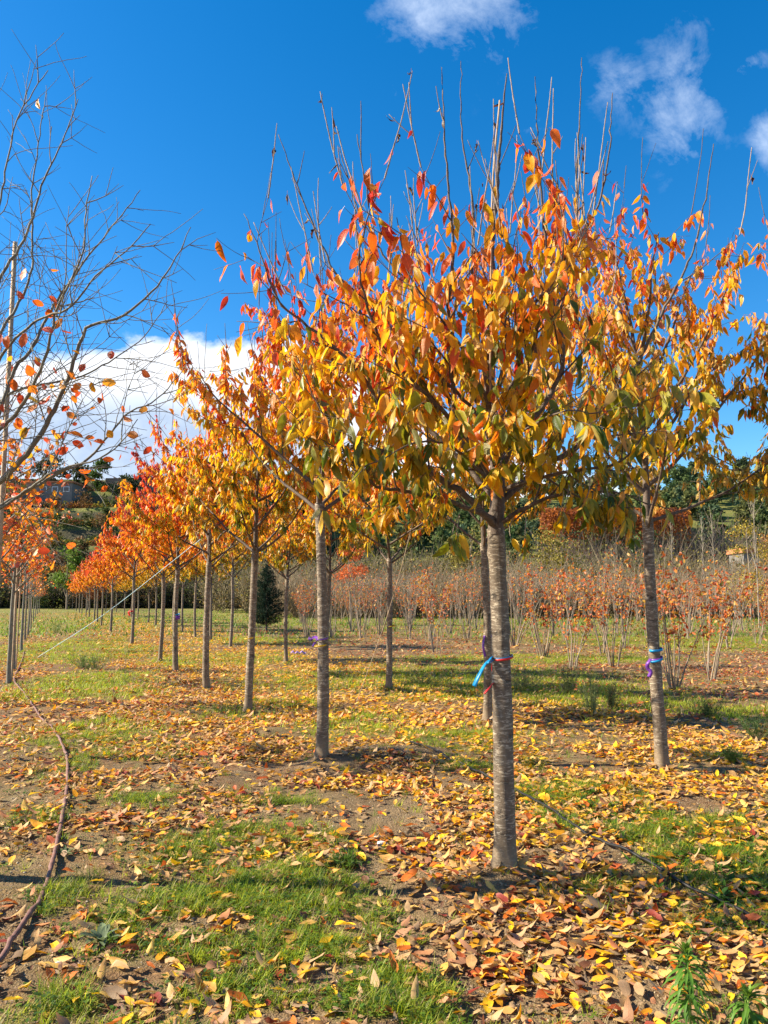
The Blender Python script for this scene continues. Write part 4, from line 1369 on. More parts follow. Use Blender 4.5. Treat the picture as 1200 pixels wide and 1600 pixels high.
# ------------------------------------------------------------------ conifer sapling
def conifer(loc, h, label):
    rs = np.random.RandomState(8)
    R0 = root('conifer', label, 'tree', loc)
    ts = TubeSet(); ts.add(np.array([[0, 0, -.05], [0.02, 0, h * .5], [0, 0, h]]), np.array([.05, .03, .008]), 8)
    link('trunk', ts.mesh('trunk', M_DTWIG), R0)
    P0 = []; D = []
    for z in np.arange(.32, h, .05):
        R = (1 - (z / h)) ** .75 * h * .36 * rs.uniform(.75, 1.15) * min(1, .55 + (z - .3))
        for a in rs.uniform(0, 6.28, 10):
            n = max(2, int(R / .04))
            s = np.linspace(.1, 1, n)[:, None]
            d = np.array([cos(a), sin(a), .25])
            pts = np.array([0, 0, z]) + s * R * d + rs.normal(0, .02, (n, 3))
            P0.append(pts); D.append(np.tile(d, (n, 1)))
    P0 = np.concatenate(P0); D = np.concatenate(D)
    P0 = np.repeat(P0, 3, 0); D = np.repeat(D, 3, 0)
    n = len(P0)
    D = norm(norm(D) + rs.normal(0, .6, (n, 3)))
    c = np.array([[.018, .042, .026]]) * rs.uniform(.5, 1.7, (n, 1))
    V, tri, quad, uv, col = leaves(P0, D, norm(rs.normal(0, 1, (n, 3))), rs.uniform(.06, .14, n), .02, .2, .2, c, T_LOW)
    link('crown', make_mesh('crown', V, [tri, quad] if len(quad) else [tri], uv, col, mat=M_FARLEAF), R0)
conifer(gp(416, 986), 3.3, 'dark green conifer sapling behind the third near trunk')

# green marker post at the end of the grass aisle
ts = TubeSet(); ts.add(np.array([[0, 0, 0], [0, 0, 1.7], [0, 0, 1.95]]), np.array([.11, .11, .07]), 12)
pq = gp(74, 947); 
o = link('marker_post', ts.mesh('post', plain('green_post', (.10, .30, .12), .5)), None, pq, label='green marker post at the far end of the grass aisle', category='post')
o.scale = (1, 1, 1.6)
# ------------------------------------------------------------------ grass, litter, crumbs
def blades(name, x, y, ln, wd, col, seed, tuft=1, spread=.012, lean=.5, z0=None, label='', cat='grass'):
    rs = np.random.RandomState(seed)
    n = len(x)
    z = gz(x, y) - .003
    az = rs.uniform(0, 6.28, n)
    le = rs.uniform(.05, lean, n)
    D = np.stack([np.cos(az) * le, np.sin(az) * le, np.ones(n)], 1)
    Nn = np.stack([-np.cos(az), -np.sin(az), np.full(n, .2)], 1)
    tv = np.array([(-1, 0), (1, 0), (-.8, .45), (.8, .45), (0, 1.0)])
    D = norm(D); Sd = norm(np.cross(D, Nn)); Nr = np.cross(Sd, D)
    curl = rs.uniform(.3, 1.5, n)[:, None]
    u = tv[:, 0][None]; t = tv[:, 1][None]
    al = ln[:, None] * np.sin(curl * t) / curl; li = -ln[:, None] * (1 - np.cos(curl * t)) / curl
    O = np.stack([x, y, z], 1)
    V = O[:, None] + al[..., None] * D[:, None] + (wd[:, None] * .5 * u)[..., None] * Sd[:, None] + li[..., None] * Nr[:, None]
    b = np.arange(n)[:, None] * 5
    q = np.concatenate([b, b + 1, b + 3, b + 2], 1); tr = np.concatenate([b + 2, b + 3, b + 4], 1)
    cc = np.repeat(col[:, None], 5, 1).reshape(-1, 3)
    uv = np.tile(np.stack([tv[:, 0] * .5 + .5, tv[:, 1]], 1), (n, 1))
    me = make_mesh(name, V.reshape(-1, 3), [q, tr], uv, cc, mat=M_GRASS)
    return link(name, me, None, None, kind='stuff', label=label, category=cat)

def sample_field(rs, n, ymin, ymax, wfun, margin=1.06, pw=1.0):
    """random ground points inside the view wedge, accepted by weight"""
    X = []; Y = []
    got = 0
    while got < n:
        m = n * 3
        # density ~ uniform over area -> y ~ sqrt
        y = np.sqrt(rs.uniform(ymin ** 2, ymax ** 2, m)) if pw == 1 else (rs.uniform(0, 1, m) * (ymax ** (2 - pw) - ymin ** (2 - pw)) + ymin ** (2 - pw)) ** (1 / (2 - pw))
        x = rs.uniform(-.5, .5, m) * y * margin * 1.02
        k = rs.rand(m) < wfun(x, y)
        X.append(x[k]); Y.append(y[k]); got += int(k.sum())
    return np.concatenate(X)[:n], np.concatenate(Y)[:n]

rs = np.random.RandomState(99)
def gcol(n, rs, hue=None):
    a = np.array([[.32, .47, .025], [.50, .60, .04], [.18, .32, .02], [.46, .46, .10], [.50, .42, .22]])
    return a[rs.choice(5, n, p=[.38, .30, .14, .10, .08])] * rs.uniform(.75, 1.2, (n, 1))
# near fine grass in tufts
tx, ty = sample_field(rs, 6500, 2.7, 9.5, lambda x, y: np.clip(grass_mask(x, y) * 1.3 - .12, 0.015, 1), pw=.7)
k = 13
x = np.repeat(tx, k) + rs.normal(0, .016, len(tx) * k); y = np.repeat(ty, k) + rs.normal(0, .016, len(ty) * k)
tl = np.repeat(rs.uniform(.03, .11, len(tx)), k)
blades('grass', x, y, tl * rs.uniform(.6, 1.2, len(x)), rs.uniform(.0018, .0042, len(x)), np.repeat(gcol(len(tx), rs), k, 0) * rs.uniform(.85, 1.15, (len(x), 1)), 1, lean=.9, label='short bright green grass in patches between the fallen leaves')
# mid and far grass, coarser
tx, ty = sample_field(rs, 14000, 9.5, 32, lambda x, y: np.clip(grass_mask(x, y) * 1.5 - .15, 0, 1), pw=1.3)
k = 7
x = np.repeat(tx, k) + rs.normal(0, .05, len(tx) * k); y = np.repeat(ty, k) + rs.normal(0, .05, len(ty) * k)
blades('grass', x, y, rs.uniform(.05, .13, len(x)), rs.uniform(.006, .012, len(x)), np.repeat(gcol(len(tx), rs), k, 0), 2, lean=.8, label='rougher green grass further back among the trunks')
tx, ty = sample_field(rs, 26000, 32, 110, lambda x, y: np.clip(grass_mask(x, y) + .30, 0, 1), pw=1.6)
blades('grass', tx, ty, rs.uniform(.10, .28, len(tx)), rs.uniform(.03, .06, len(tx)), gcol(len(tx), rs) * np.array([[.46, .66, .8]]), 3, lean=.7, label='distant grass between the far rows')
# small-leaved ground weeds (clover, cress)
def weeds():
    rs = np.random.RandomState(123)
    tx, ty = sample_field(rs, 2600, 2.7, 9, lambda x, y: np.clip(grass_mask(x, y) * 1.3 - .1, 0, 1), pw=.8)
    k = 9
    x = np.repeat(tx, k); y = np.repeat(ty, k); n = len(x)
    az = rs.uniform(0, 6.28, n); r = rs.uniform(.006, .045, n)
    O = np.stack([x + np.cos(az) * r, y + np.sin(az) * r, gz(x, y) + rs.uniform(.004, .035, n)], 1)
    D = norm(np.stack([np.cos(az), np.sin(az), rs.uniform(-.2, .7, n)], 1))
    c = np.repeat(np.array([[.10, .22, .02], [.17, .30, .03], [.07, .16, .03]])[rs.randint(0, 3, len(tx))], k, 0) * rs.uniform(.8, 1.2, (n, 1))
    Ln = rs.uniform(.010, .028, n)
    V, tri, quad, uv, col = leaves(O, D, np.tile([0, 0, 1.0], (n, 1)), Ln, Ln * rs.uniform(.5, .9, n), .2, .3, c, T_ELM)
    link('ground_weeds', make_mesh('weeds', V, [tri, quad], uv, col, mat=M_GRASS), None, None, kind='stuff', label='small round-leaved weeds hugging the soil', category='weeds')
    # strappy broad-bladed weeds on the right patch
    q = [(1000, 1290), (1080, 1320), (1150, 1350), (1195, 1380), (930, 1260), (880, 1240), (1140, 1400), (1180, 1330)]
    O = []; 
    for _ in range(210):
        c_ = q[rs.randint(len(q))]
        p_ = ground_pt(c_[0] + rs.normal(0, 45), c_[1] + rs.normal(0, 14))
        O.append(p_[:2])
    O = np.repeat(np.array(O), 8, 0) + rs.normal(0, .01, (210 * 8, 2)); n = len(O)
    az = rs.uniform(0, 6.28, n)
    P = np.stack([O[:, 0], O[:, 1], gz(O[:, 0], O[:, 1])], 1)
    D = norm(np.stack([np.cos(az), np.sin(az), rs.uniform(.5, 1.8, n)], 1))
    Ln = rs.uniform(.04, .10, n)
    c = np.array([[.07, .20, .02]]) * rs.uniform(.7, 1.7, (n, 1)) + np.array([[.04, .02, 0]]) * rs.rand(n, 1)
    V, tri, quad, uv, col = leaves(P, D, np.stack([-np.cos(az), -np.sin(az), np.full(n, .4)], 1), Ln, Ln * .2, .5, .9, c, T_LAN)
    link('ground_weeds', make_mesh('weeds', V, [tri, quad], uv, col, mat=M_GRASS), None, None, kind='stuff', label='lush strap-leaved green weeds by the black hose', category='weeds')
weeds()

# soil crumbs and grit
def crumbs():
    rs = np.random.RandomState(55)
    x, y = sample_field(rs, 42000, 2.8, 8.5, lambda x, y: .35 + .65 * np.maximum(bare_mask(x, y), fbm(x * 2, y * 2, 3, 77) > .5), pw=.3)
    n = len(x)
    oc = np.array([[1, 0, 0], [0, 1, 0], [-1, 0, 0], [0, -1, 0], [0, 0, 1], [0, 0, -1.0]])
    f = np.array([[0, 1, 4], [1, 2, 4], [2, 3, 4], [3, 0, 4], [1, 0, 5], [2, 1, 5], [3, 2, 5], [0, 3, 5]])
    s = np.exp(rs.normal(math.log(.0032), .42, n))
    V = oc[None] * s[:, None, None] * rs.uniform(.6, 1.25, (n, 6, 1))
    a = rs.uniform(0, 6.28, n); ca, sa = np.cos(a)[:, None], np.sin(a)[:, None]
    V = np.stack([V[..., 0] * ca - V[..., 1] * sa, V[..., 0] * sa + V[..., 1] * ca, V[..., 2] * .8], -1)
    nearg = np.clip((7.5 - y) / 3, 0, 1)
    zz = gz(x, y) + nearg * (.014 * (fbm(x * 22, y * 22, 3, 41) - .5) + .012 * np.maximum(0, fbm(x * 34, y * 34, 2, 47) - .55))
    V += np.stack([x, y, zz + s * .3], 1)[:, None]
    F_ = (np.arange(n)[:, None, None] * 6 + f[None]).reshape(-1, 3)
    c = np.array([[.21, .15, .085], [.36, .28, .17], [.12, .08, .045], [.46, .40, .30]])[rs.choice(4, n, p=[.42, .26, .24, .08])] * rs.uniform(.8, 1.15, (n, 1))
    m, nt, (N, L, M, MIX, RAMP, NOISE) = new_mat('grit')
    out = N('ShaderNodeOutputMaterial'); pb = N('ShaderNodeBsdfPrincipled'); a_ = N('ShaderNodeAttribute', attribute_name='Col')
    L(a_.outputs['Color'], pb.inputs['Base Color']); pb.inputs['Roughness'].default_value = .85
    L(pb.outputs[0], out.inputs[0])
    link('gravel', make_mesh('grit', V.reshape(-1, 3), [F_], col=np.repeat(c, 6, 0), smooth=False, mat=m), None, None, kind='stuff', label='coarse soil crumbs and grit', category='grit')
crumbs()

# fallen leaves ------------------------------------------------------
LP = {'tan': (.54, .35, .14), 'ochre': (.70, .42, .09), 'yellow': (.95, .64, .02), 'golden': (.92, .46, .018), 'orange': (.76, .21, .02), 'russet': (.48, .115, .025), 'dark red': (.27, .045, .025), 'brown': (.17, .075, .035)}
LN = list(LP)
HP = resample([ground_pt(*q) for q in ((820, 1246), (860, 1272), (900, 1299), (945, 1324), (1000, 1350), (1060, 1380), (1130, 1412), (1200, 1446), (1290, 1490))], .08)
def litter_weight(x, y):
    w = np.clip((fbm(x * 1.6, y * 1.6, 4, 61) - .30) * 2.6, .05 + .12 * (y > 9), 1.1) * np.where((y < 5.2) & (x < .3), .55, 1)
    hd = np.min(np.hypot(np.asarray(x)[:, None] - HP[None, :, 0], np.asarray(y)[:, None] - HP[None, :, 1]), 1)
    w = w * np.where(hd < .045, .12, 1)
    w = w * (1 - .80 * bare_mask(x, y)) * (1 - .35 * grass_mask(x, y))
    # thicker along the tree rows
    t = x * pv[0] + y * pv[1]
    w = w * (.55 + .75 * np.exp(-((t - 2.6) / 1.5) ** 2) + .9 * np.exp(-((t - 5.4) / 1.8) ** 2) + .3 * np.exp(-((t + .9) / 1.2) ** 2))
    w = w * np.where(t > 7.8, .9, 1) * np.where((y > 12) & (t > .1) & (t < 1.6), .55, 1)
    return np.clip(w, 0, 1)
def lcolour(rs, x, y):
    n = len(x)
    t = x * pv[0] + y * pv[1]
    right = np.clip((t - 1.5) / 3, 0, 1)
    pl = np.array([.24, .17, .13, .14, .11, .10, .05, .06]); pr_ = np.array([.14, .18, .32, .22, .07, .04, .01, .02])
    u = rs.rand(n)
    cl = np.cumsum(pl); cr = np.cumsum(pr_)
    cum = cl[None] * (1 - right[:, None]) + cr[None] * right[:, None]
    i = (u[:, None] > cum / cum[:, -1:]).sum(1).clip(0, 7)
    i = np.where((t > 7.8) & (rs.rand(n) < .8), rs.choice([0, 5, 5, 6, 7, 5], n), i)
    return i
NZ = lambda x, y: gz(x, y) + np.clip((7.5 - y) / 3, 0, 1) * .012 * np.maximum(0, fbm(x * 34, y * 34, 2, 47) - .55)
def litter_arrays(rs, x, y, L0, tmpl, flat=.20, zoff=0):
    n = len(x)
    az = rs.uniform(0, 6.28, n)
    tilt = rs.normal(.05, flat, n)
    D = np.stack([np.cos(az), np.sin(az), np.tan(np.clip(tilt, -.3, 1.2))], 1)
    Nn = norm(np.stack([rs.normal(0, flat, n), rs.normal(0, flat, n), np.where(rs.rand(n) < .6, 1.0, -1.0)], 1))
    Ln = L0 * np.clip(rs.normal(.9, .24, n), .4, 1.4)
    up = np.sign(Nn[:, 2])
    curl = rs.normal(.2, .38, n)
    O = np.stack([x, y, NZ(x, y) + zoff + rs.uniform(.004, .022, n) + np.maximum(0, -tilt) * Ln * .7 + np.abs(curl) * Ln * .09], 1)
    return O, D, Nn, Ln, curl, az
def far_litter(n, y0, y1, L0, tmpl, seed, pw, label, skip=None):
    rs = np.random.RandomState(seed)
    x, y = sample_field(rs, n, y0, y1, litter_weight, pw=pw)
    if skip is not None:
        k = skip(x, y); x, y = x[k], y[k]
    n = len(x)
    O, D, Nn, Ln, curl, az = litter_arrays(rs, x, y, L0, tmpl)
    c = np.array([LP[k] for k in LN])[lcolour(rs, x, y)] * rs.uniform(.72, 1.15, (n, 1))
    V, tri, quad, uv, col = leaves(O, D, Nn, Ln, Ln * rs.uniform(.36, .5, n), rs.uniform(.0, .6, n), curl, c, tmpl, None, .2 if tmpl is T_HI else 0, 4, rs.normal(0, .5, n))
    link('fallen_leaves', make_mesh('litter', V, [tri, quad] if len(quad) else [tri], uv, col, mat=M_LEAFD), None, None, kind='stuff', label=label, category='fallen leaves')
YC = 3.85
far_litter(14500, 3.2, 9.5, .088, T_HI, 71, .6, 'thick scatter of tan, yellow, orange and brown fallen leaves around the nearest trunks')
far_litter(38000, 9.5, 24, .095, T_MID, 72, 1.1, 'fallen leaves covering the ground under the middle trees')
far_litter(46000, 24, 85, .13, T_LOW, 73, 1.5, 'far fallen leaves under the distant rows')
# dull small broken bits between
def bits():
    rs = np.random.RandomState(31)
    x, y = sample_field(rs, 16000, 2.7, 12, lambda x, y: litter_weight(x, y), pw=.8)
    n = len(x)
    O, D, Nn, Ln, curl, az = litter_arrays(rs, x, y, .042, T_ELM)
    O[:, 2] -= .004
    c = np.array([[.22, .11, .05], [.35, .2, .1], [.12, .05, .03], [.5, .38, .22]])[rs.randint(0, 4, n)] * rs.uniform(.7, 1.2, (n, 1))
    V, tri, quad, uv, col = leaves(O, D, Nn, Ln, Ln * .45, .4, curl, c, T_ELM)
    link('leaf_litter', make_mesh('bits', V, [tri, quad], uv, col, mat=M_LEAFD), None, None, kind='stuff', label='small brown broken leaf bits and husks on the soil', category='litter')
    # dead stems and straw
    m = 1500
    x, y = sample_field(rs, m, 2.7, 9, lambda x, y: .4 + 0 * x, pw=.8)
    a = rs.uniform(0, 6.28, m); l = rs.uniform(.03, .14, m)
    P0 = np.stack([x, y, gz(x, y) + .006], 1)
    x1 = x + np.cos(a) * l; y1 = y + np.sin(a) * l
    P1_ = np.stack([x1, y1, gz(x1, y1) + rs.uniform(.004, .025, m)], 1)
    V, q = sticks(P0, P1_, .0014, .0008, rs.normal(0, .006, (m, 3)))
    link('straw', make_mesh('straw', V, [q], mat=plain('straw', (.34, .24, .14), .8)), None, None, kind='stuff', label='thin dead stems and straw lying on the soil', category='straw')
bits()

# the nearest leaves: one object each
def near_leaves():
    rs = np.random.RandomState(808)
    x, y = sample_field(rs, 300, 2.8, 3.22, lambda x, y: np.clip(litter_weight(x, y) + .12, 0, 1), pw=.9)
    order = np.argsort(y); x = x[order]; y = y[order]
    ci = lcolour(rs, x, y)
    protos = {}
    for name in LN:
        for v in range(5):
            c = np.array([LP[name]]) * rs.uniform(.85, 1.1)
            m = len(T_HI[0]); t = T_HI[0][:, 1][:, None]
            blot = np.array(LP[LN[rs.randint(len(LN))]])
            cc = (c * (1 - .35 * t ** 2) + blot * .35 * t ** 2)[None]
            curl = rs.normal(.35, .6); f_ = rs.uniform(.05, .75)
            V, tri, quad, uv, col = leaves(np.array([[0, 0, 0.0]]), np.array([[1.0, 0, 0]]), np.array([[0, 0, 1.0]]), 1.0, rs.uniform(.36, .5), f_, curl, cc, T_FINE if False else T_HI, None, .25, v, np.array([rs.normal(0, .5)]))
            ts = TubeSet(); ts.add(np.array([[-.28, .02 * v, .05], [-.12, 0, .01], [.03, 0, 0]]), np.array([.009, .008, .007]), 4)
            # stalk merged into the same blade mesh
            sv = np.concatenate(ts.V); nb = len(V)
            quad = np.concatenate([quad, np.concatenate(ts.Fq) + nb]); tri = np.concatenate([tri, np.concatenate(ts.Ft) + nb])
            V = np.concatenate([V, sv]); uv = np.concatenate([uv, np.tile([[.5, .0]], (len(sv), 1))]); col = np.concatenate([col, np.tile([[.35, .14, .06]], (len(sv), 1))])
            me = make_mesh('fallen leaf ' + name, V, [tri, quad], uv, col, mat=M_LEAFD)
            protos[(name, v)] = (me, curl)
    zones = []
    for i in range(len(x)):
        nm = LN[ci[i]]; v = rs.randint(5)
        me, curl = protos[(nm, v)]
        L_ = .095 * rs.uniform(.65, 1.25)
        z = float(NZ(x[i], y[i]))
        flip = rs.rand() < .35
        o = link('fallen_leaf', me, None, (x[i], y[i], z + .006 + abs(curl) * L_ * .10 + (.012 if flip else 0)))
        o.rotation_euler = (rs.normal(0, .3) + (pi if flip else 0), rs.normal(-.06, .22), rs.uniform(0, 6.28))
        o.scale = (L_,) * 3
        gm = float(grass_mask(np.array([x[i]]), np.array([y[i]]))[0])
        px = 600 + F * x[i] / y[i]
        where = ('on grass' if gm > .45 else 'on soil')
        side = 'near the left edge' if px < 130 else 'below the grey-green rosette' if px < 260 else 'left of centre' if px < 420 else 'near the centre' if px < 580 else 'left of the trunk line' if px < 700 else 'below the largest trunk' if px < 850 else 'left of the narrow-leaved weeds' if px < 1000 else 'beside the narrow-leaved weeds'
        py_ = 935 + F * CAMH / y[i]
        band_ = ', at the bottom edge' if py_ > 1575 else '' if py_ > 1545 else ', further back'
        sz = 'small' if L_ < .08 else 'large' if L_ > .105 else 'medium'
        cu = 'curled' if abs(curl) > .5 else 'flat'
        rz_ = o.rotation_euler.z % (2 * pi)
        tp_ = 'right' if rz_ < pi / 4 or rz_ > 7 * pi / 4 else 'away' if rz_ < 3 * pi / 4 else 'left' if rz_ < 5 * pi / 4 else 'forward'
        o['label'] = f'{sz} {cu} {nm} fallen leaf, tip {tp_}, {side}{band_}'.replace('at the bottom edge', 'bottom edge')
        o['category'] = 'fallen leaf'
        o['group'] = 'nearest fallen leaves'
near_leaves()

# ------------------------------------------------------------------ single plants
def conyza(loc, h, label, seed):
    rs = np.random.RandomState(seed)
    R0 = root('weed_plant', label, 'plant', loc, 'tall narrow-leaved weeds at the lower right corner')
    ts = TubeSet(); ts.add(np.array([[0, 0, -.02], [.008, 0, h * .5], [0, 0, h]]), np.array([.005, .004, .002]), 6)
    link('stem', ts.mesh('stem', plain('green_stem', (.20, .28, .06), .6)), R0)
    n = 110
    z = h * (rs.beta(1.6, .8, n))
    az = np.arange(n) * 2.4
    k = z / h
    D = norm(np.stack([np.cos(az), np.sin(az), .3 + 2.2 * np.clip((k - .8) * 5, 0, 1)], 1))
    Ln = np.where(k > .93, rs.uniform(.03, .06, n), rs.uniform(.08, .135, n))
    curl = np.where(k > .93, .3, rs.uniform(1.2, 2.2, n))
    O = np.stack([z * 0, z * 0, z], 1)
    c = np.array([[.15, .36, .05]]) * (1 - k[:, None] * .2) + np.array([[.10, .10, .01]]) * np.clip((k[:, None] - .8) * 5, 0, 1)
    c = c * rs.uniform(.8, 1.2, (n, 1))
    V, tri, quad, uv, col = leaves(O, D, np.stack([-np.cos(az) * .5, -np.sin(az) * .5, np.ones(n)], 1), Ln, .016, .45, curl, c, T_LAN, None, .1, seed, rs.normal(0, .3, n))
    link('foliage', make_mesh('leaves', V, [tri, quad], uv, col, mat=M_GRASS), R0)
bb = ground_pt(1078, 1625)
conyza((bb[0], bb[1], gz(bb[0], bb[1])), .33, 'tall drooping narrow-leaved weed at the bottom near the right corner', 5)
bb = ground_pt(1172, 1640)
conyza((bb[0], bb[1], gz(bb[0], bb[1])), .21, 'lower bright green narrow-leaved weed in the bottom right corner', 6)
def rosette(loc, n, L0, w, c0, label, cat, seed, up=1.0, tm=T_ELL, curl=.6, name='rosette_plant'):
    rs = np.random.RandomState(seed)
    az = np.arange(n) * 2.4 + rs.uniform(0, .5, n)
    r = .006
    el = rs.uniform(.3, 1.6, n) * up
    O = np.stack([np.cos(az) * r, np.sin(az) * r, np.zeros(n)], 1)
    D = norm(np.stack([np.cos(az), np.sin(az), el], 1))
    Ln = L0 * rs.uniform(.6, 1.1, n)
    c = np.array([c0]) * rs.uniform(.8, 1.25, (n, 1))
    V, tri, quad, uv, col = leaves(O, D, np.stack([-np.cos(az), -np.sin(az), np.full(n, .6)], 1), Ln, Ln * w, .35, curl, c, tm, None, .15, seed)
    link(name, make_mesh('rosette', V, [tri, quad], uv, col, mat=M_LEAFG), None, loc, label=label, category=cat)
M_LEAFG = leaf_material('green_broad_leaf', .25, .6, back=.1, spec=.25)
rosette(gp(158, 1478), 13, .105, .42, (.17, .25, .13), 'grey-green broad-leaved rosette plant near the brown hose', 'plant', 3)
rosette(gp(280, 1335), 8, .07, .4, (.12, .24, .05), 'small green broad-leaved seedling in the middle of the left grass', 'plant', 4)
rosette(gp(1125, 1400), 10, .085, .4, (.06, .18, .03), 'broad dark green dock leaves by the black hose', 'plant', 7)
rosette(gp(1190, 1385), 11, .10, .36, (.10, .26, .03), 'upright fresh green dock plant at the right edge', 'plant', 8)
rosette(gp(555, 1330), 8, .05, .5, (.10, .22, .04), 'small round-leaved seedling left of the largest trunk', 'plant', 9)
rosette(gp(100, 1345), 12, .07, .35, (.10, .18, .06), 'feathery dark weed beside the brown hose', 'plant', 10)

def herb(loc, h, w, n, c0, label, seed, cat='plant'):
    rs = np.random.RandomState(seed)
    R0 = root('herb', label, cat, loc)
    az = rs.uniform(0, 6.28, n); sp = rs.uniform(0, w, n)
    hh = h * rs.uniform(.5, 1, n)
    P0 = np.stack([np.cos(az) * sp * .25, np.sin(az) * sp * .25, np.full(n, -.01)], 1)
    P1_ = np.stack([np.cos(az) * sp, np.sin(az) * sp, hh], 1)
    V, q = sticks(P0, P1_, .0025, .001, rs.normal(0, .01, (n, 3)))
    link('stem', make_mesh('stems', V, [q], mat=plain('herb_stem', (.20, .22, .08), .7)), R0)
    k = 26
    t = rs.uniform(.15, 1, (n, k, 1))
    P = (P0[:, None] * (1 - t) + P1_[:, None] * t).reshape(-1, 3)
    m = len(P)
    D = norm(rs.normal(0, 1, (m, 3)) + np.array([0, 0, .6]))
    c = np.array([c0]) * rs.uniform(.6, 1.4, (m, 1))
    V, tri, quad, uv, col = leaves(P, D, norm(rs.normal(0, 1, (m, 3))), rs.uniform(.02, .06, m), rs.uniform(.003, .009, m), .2, .4, c, T_LOW)
    link('foliage', make_mesh('fol', V, [tri, quad] if len(quad) else [tri], uv, col, mat=M_GRASS), R0)
for i, (px, py, h, w, c, lab) in enumerate((
        (925, 1118, .62, .30, (.13, .17, .06), 'feathery grey-green herb between the largest and right-hand trunks'),
        (888, 1085, .55, .22, (.12, .16, .06), 'small feathery herb below the nearest mid shrub'),
        (955, 1108, .40, .2, (.12, .15, .06), 'thin feathery herb just right of the larger feathery herb'),
        (1105, 1118, .26, .35, (.06, .12, .03), 'low dark green weed clump right of the right-hand trunk'),
        (1185, 1150, .30, .45, (.06, .13, .02), 'dark green weed clump at the right edge'),
        (1142, 1190, .14, .12, (.20, .30, .05), 'tuft of bright grass right of the right-hand trunk foot'),
        (150, 1048, .38, .5, (.10, .20, .03), 'clump of green weeds in the aisle beside the guy line'),
        (130, 1046, .3, .4, (.08, .16, .03), 'darker weed clump in the aisle left of the green clump'),
        (87, 990, .7, .4, (.20, .24, .07), 'grassy tuft in the middle of the aisle'),
        (820, 1080, .30, .5, (.18, .20, .08), 'dry grass tuft right of the largest trunk'),
        (660, 1072, .2, .6, (.14, .18, .05), 'low grass tuft right of the small yellow-green tree'),
        (545, 1350, .05, .12, (.10, .2, .03), 'tiny ferny weed in front of the second near trunk'))):
    herb(gp(px, py), h, w, 46 if h > .15 else 30, c, lab, 900 + i)
# pale stones
def stone(px, py, r, c, label, seed):
    rs = np.random.RandomState(seed)
    import bmesh
    bm = bmesh.new()
    bmesh.ops.create_icosphere(bm, subdivisions=3, radius=r)
    for v in bm.verts:
        n = v.co.normalized()
        f = 1 + .22 * math.sin(n.x * 3 + seed) * math.cos(n.y * 4 + seed) + .08 * math.sin(n.z * 9 + n.x * 7)
        v.co = Vector((v.co.x * f * 1.25, v.co.y * f, v.co.z * f * .7))
    me = bpy.data.meshes.new('stone'); bm.to_mesh(me); bm.free()
    me.polygons.foreach_set('use_smooth', [True] * len(me.polygons))
    me.materials.append(plain('stone', c, .8, .2, 60, .25))
    p = gp(px, py); p[2] += r * .3
    link('stone', me, None, p, label=label, category='stone')
stone(596, 1322, .030, (.60, .56, .50), 'pale grey stone left of the largest trunk', 3)
stone(588, 1310, .018, (.5, .42, .36), 'small stone beside the pale grey stone', 5)
stone(90, 1512, .014, (.5, .46, .42), 'small pale pebble by the brown hose', 6)
# ------------------------------------------------------------------ far background: thickets, woods, hills, buildings
def leaf_cloud(P, size, c, rs, ups=.3):
    """random small quads (two-triangle leaf clumps) centred on P"""
    n = len(P)
    D = norm(rs.normal(0, 1, (n, 3)) + np.array([0, 0, ups]))
    Nn = norm(rs.normal(0, 1, (n, 3)))
    return leaves(P, D, Nn, size, size * .75, .3, .3, c, T_LOW)

def crown_pts(rs, n, h0, h1, r, shape='round', lumps=9):
    """points spread through lumps that make an uneven crown"""
    cs = []
    for i in range(lumps):
        t = rs.uniform(.05, .95)
        if shape == 'cone':
            rr_ = r * (1 - t) * .9 + .05 * r
        else:
            rr_ = r * math.sqrt(max(.02, 1 - (2 * t - .9) ** 2)) * .75
        a = rs.uniform(0, 6.28); q = rs.uniform(.2, 1)
        cs.append((cos(a) * rr_ * q, sin(a) * rr_ * q, h0 + (h1 - h0) * t, r * rs.uniform(.28, .5) * (1 - .45 * t if shape == 'cone' else 1)))
    cs = np.array(cs)
    i = rs.randint(0, lumps, n)
    d = norm(rs.normal(0, 1, (n, 3))) * (rs.rand(n, 1) ** .45)
    P = cs[i, :3] + d * cs[i, 3:4] * np.array([1, 1, .8])
    return P

def bgtree(name, loc, h0, h1, r, n, size, c0, var, label, cat='tree', shape='round', seed=0, trunk=True, lumps=10, group=None, bark=None, tr=.1, mat=None):
    rs = np.random.RandomState(seed)
    R0 = root(name, label, cat, loc, group)
    if trunk:
        ts = TubeSet()
        P = wander(rs, (0, 0, -.3), (0, 0, 1), h1 * .9, h1 / 9, .6, .04)
        ts.add(P, np.linspace(tr, tr * .2, len(P)), 7)
        for _ in range(8):
            i = rs.randint(2, len(P) - 1)
            Q = wander(rs, P[i], side_dir(rs, np.array([0, 0, 1.0]), .7), r * rs.uniform(.6, 1.1), r / 5, .1, .1)
            ts.add(Q, np.linspace(tr * .35, tr * .06, len(Q)), 5)
        link('trunk', ts.mesh('trunk', bark or M_STEM), R0)
    P = crown_pts(rs, n, h0, h1, r, shape, lumps)
    c = np.array([c0]) * rs.uniform(1 - var, 1 + var, (n, 1)) + rs.normal(0, .02, (n, 3)) * np.array(c0)
    V, tri, quad, uv, col = leaf_cloud(P, size * rs.uniform(.5, 1.2, n), np.clip(c, 0, 1), rs)
    link('crown', make_mesh('crown', V, [tri, quad] if len(quad) else [tri], uv, col, mat=mat or M_FARLEAF), R0)
    return R0

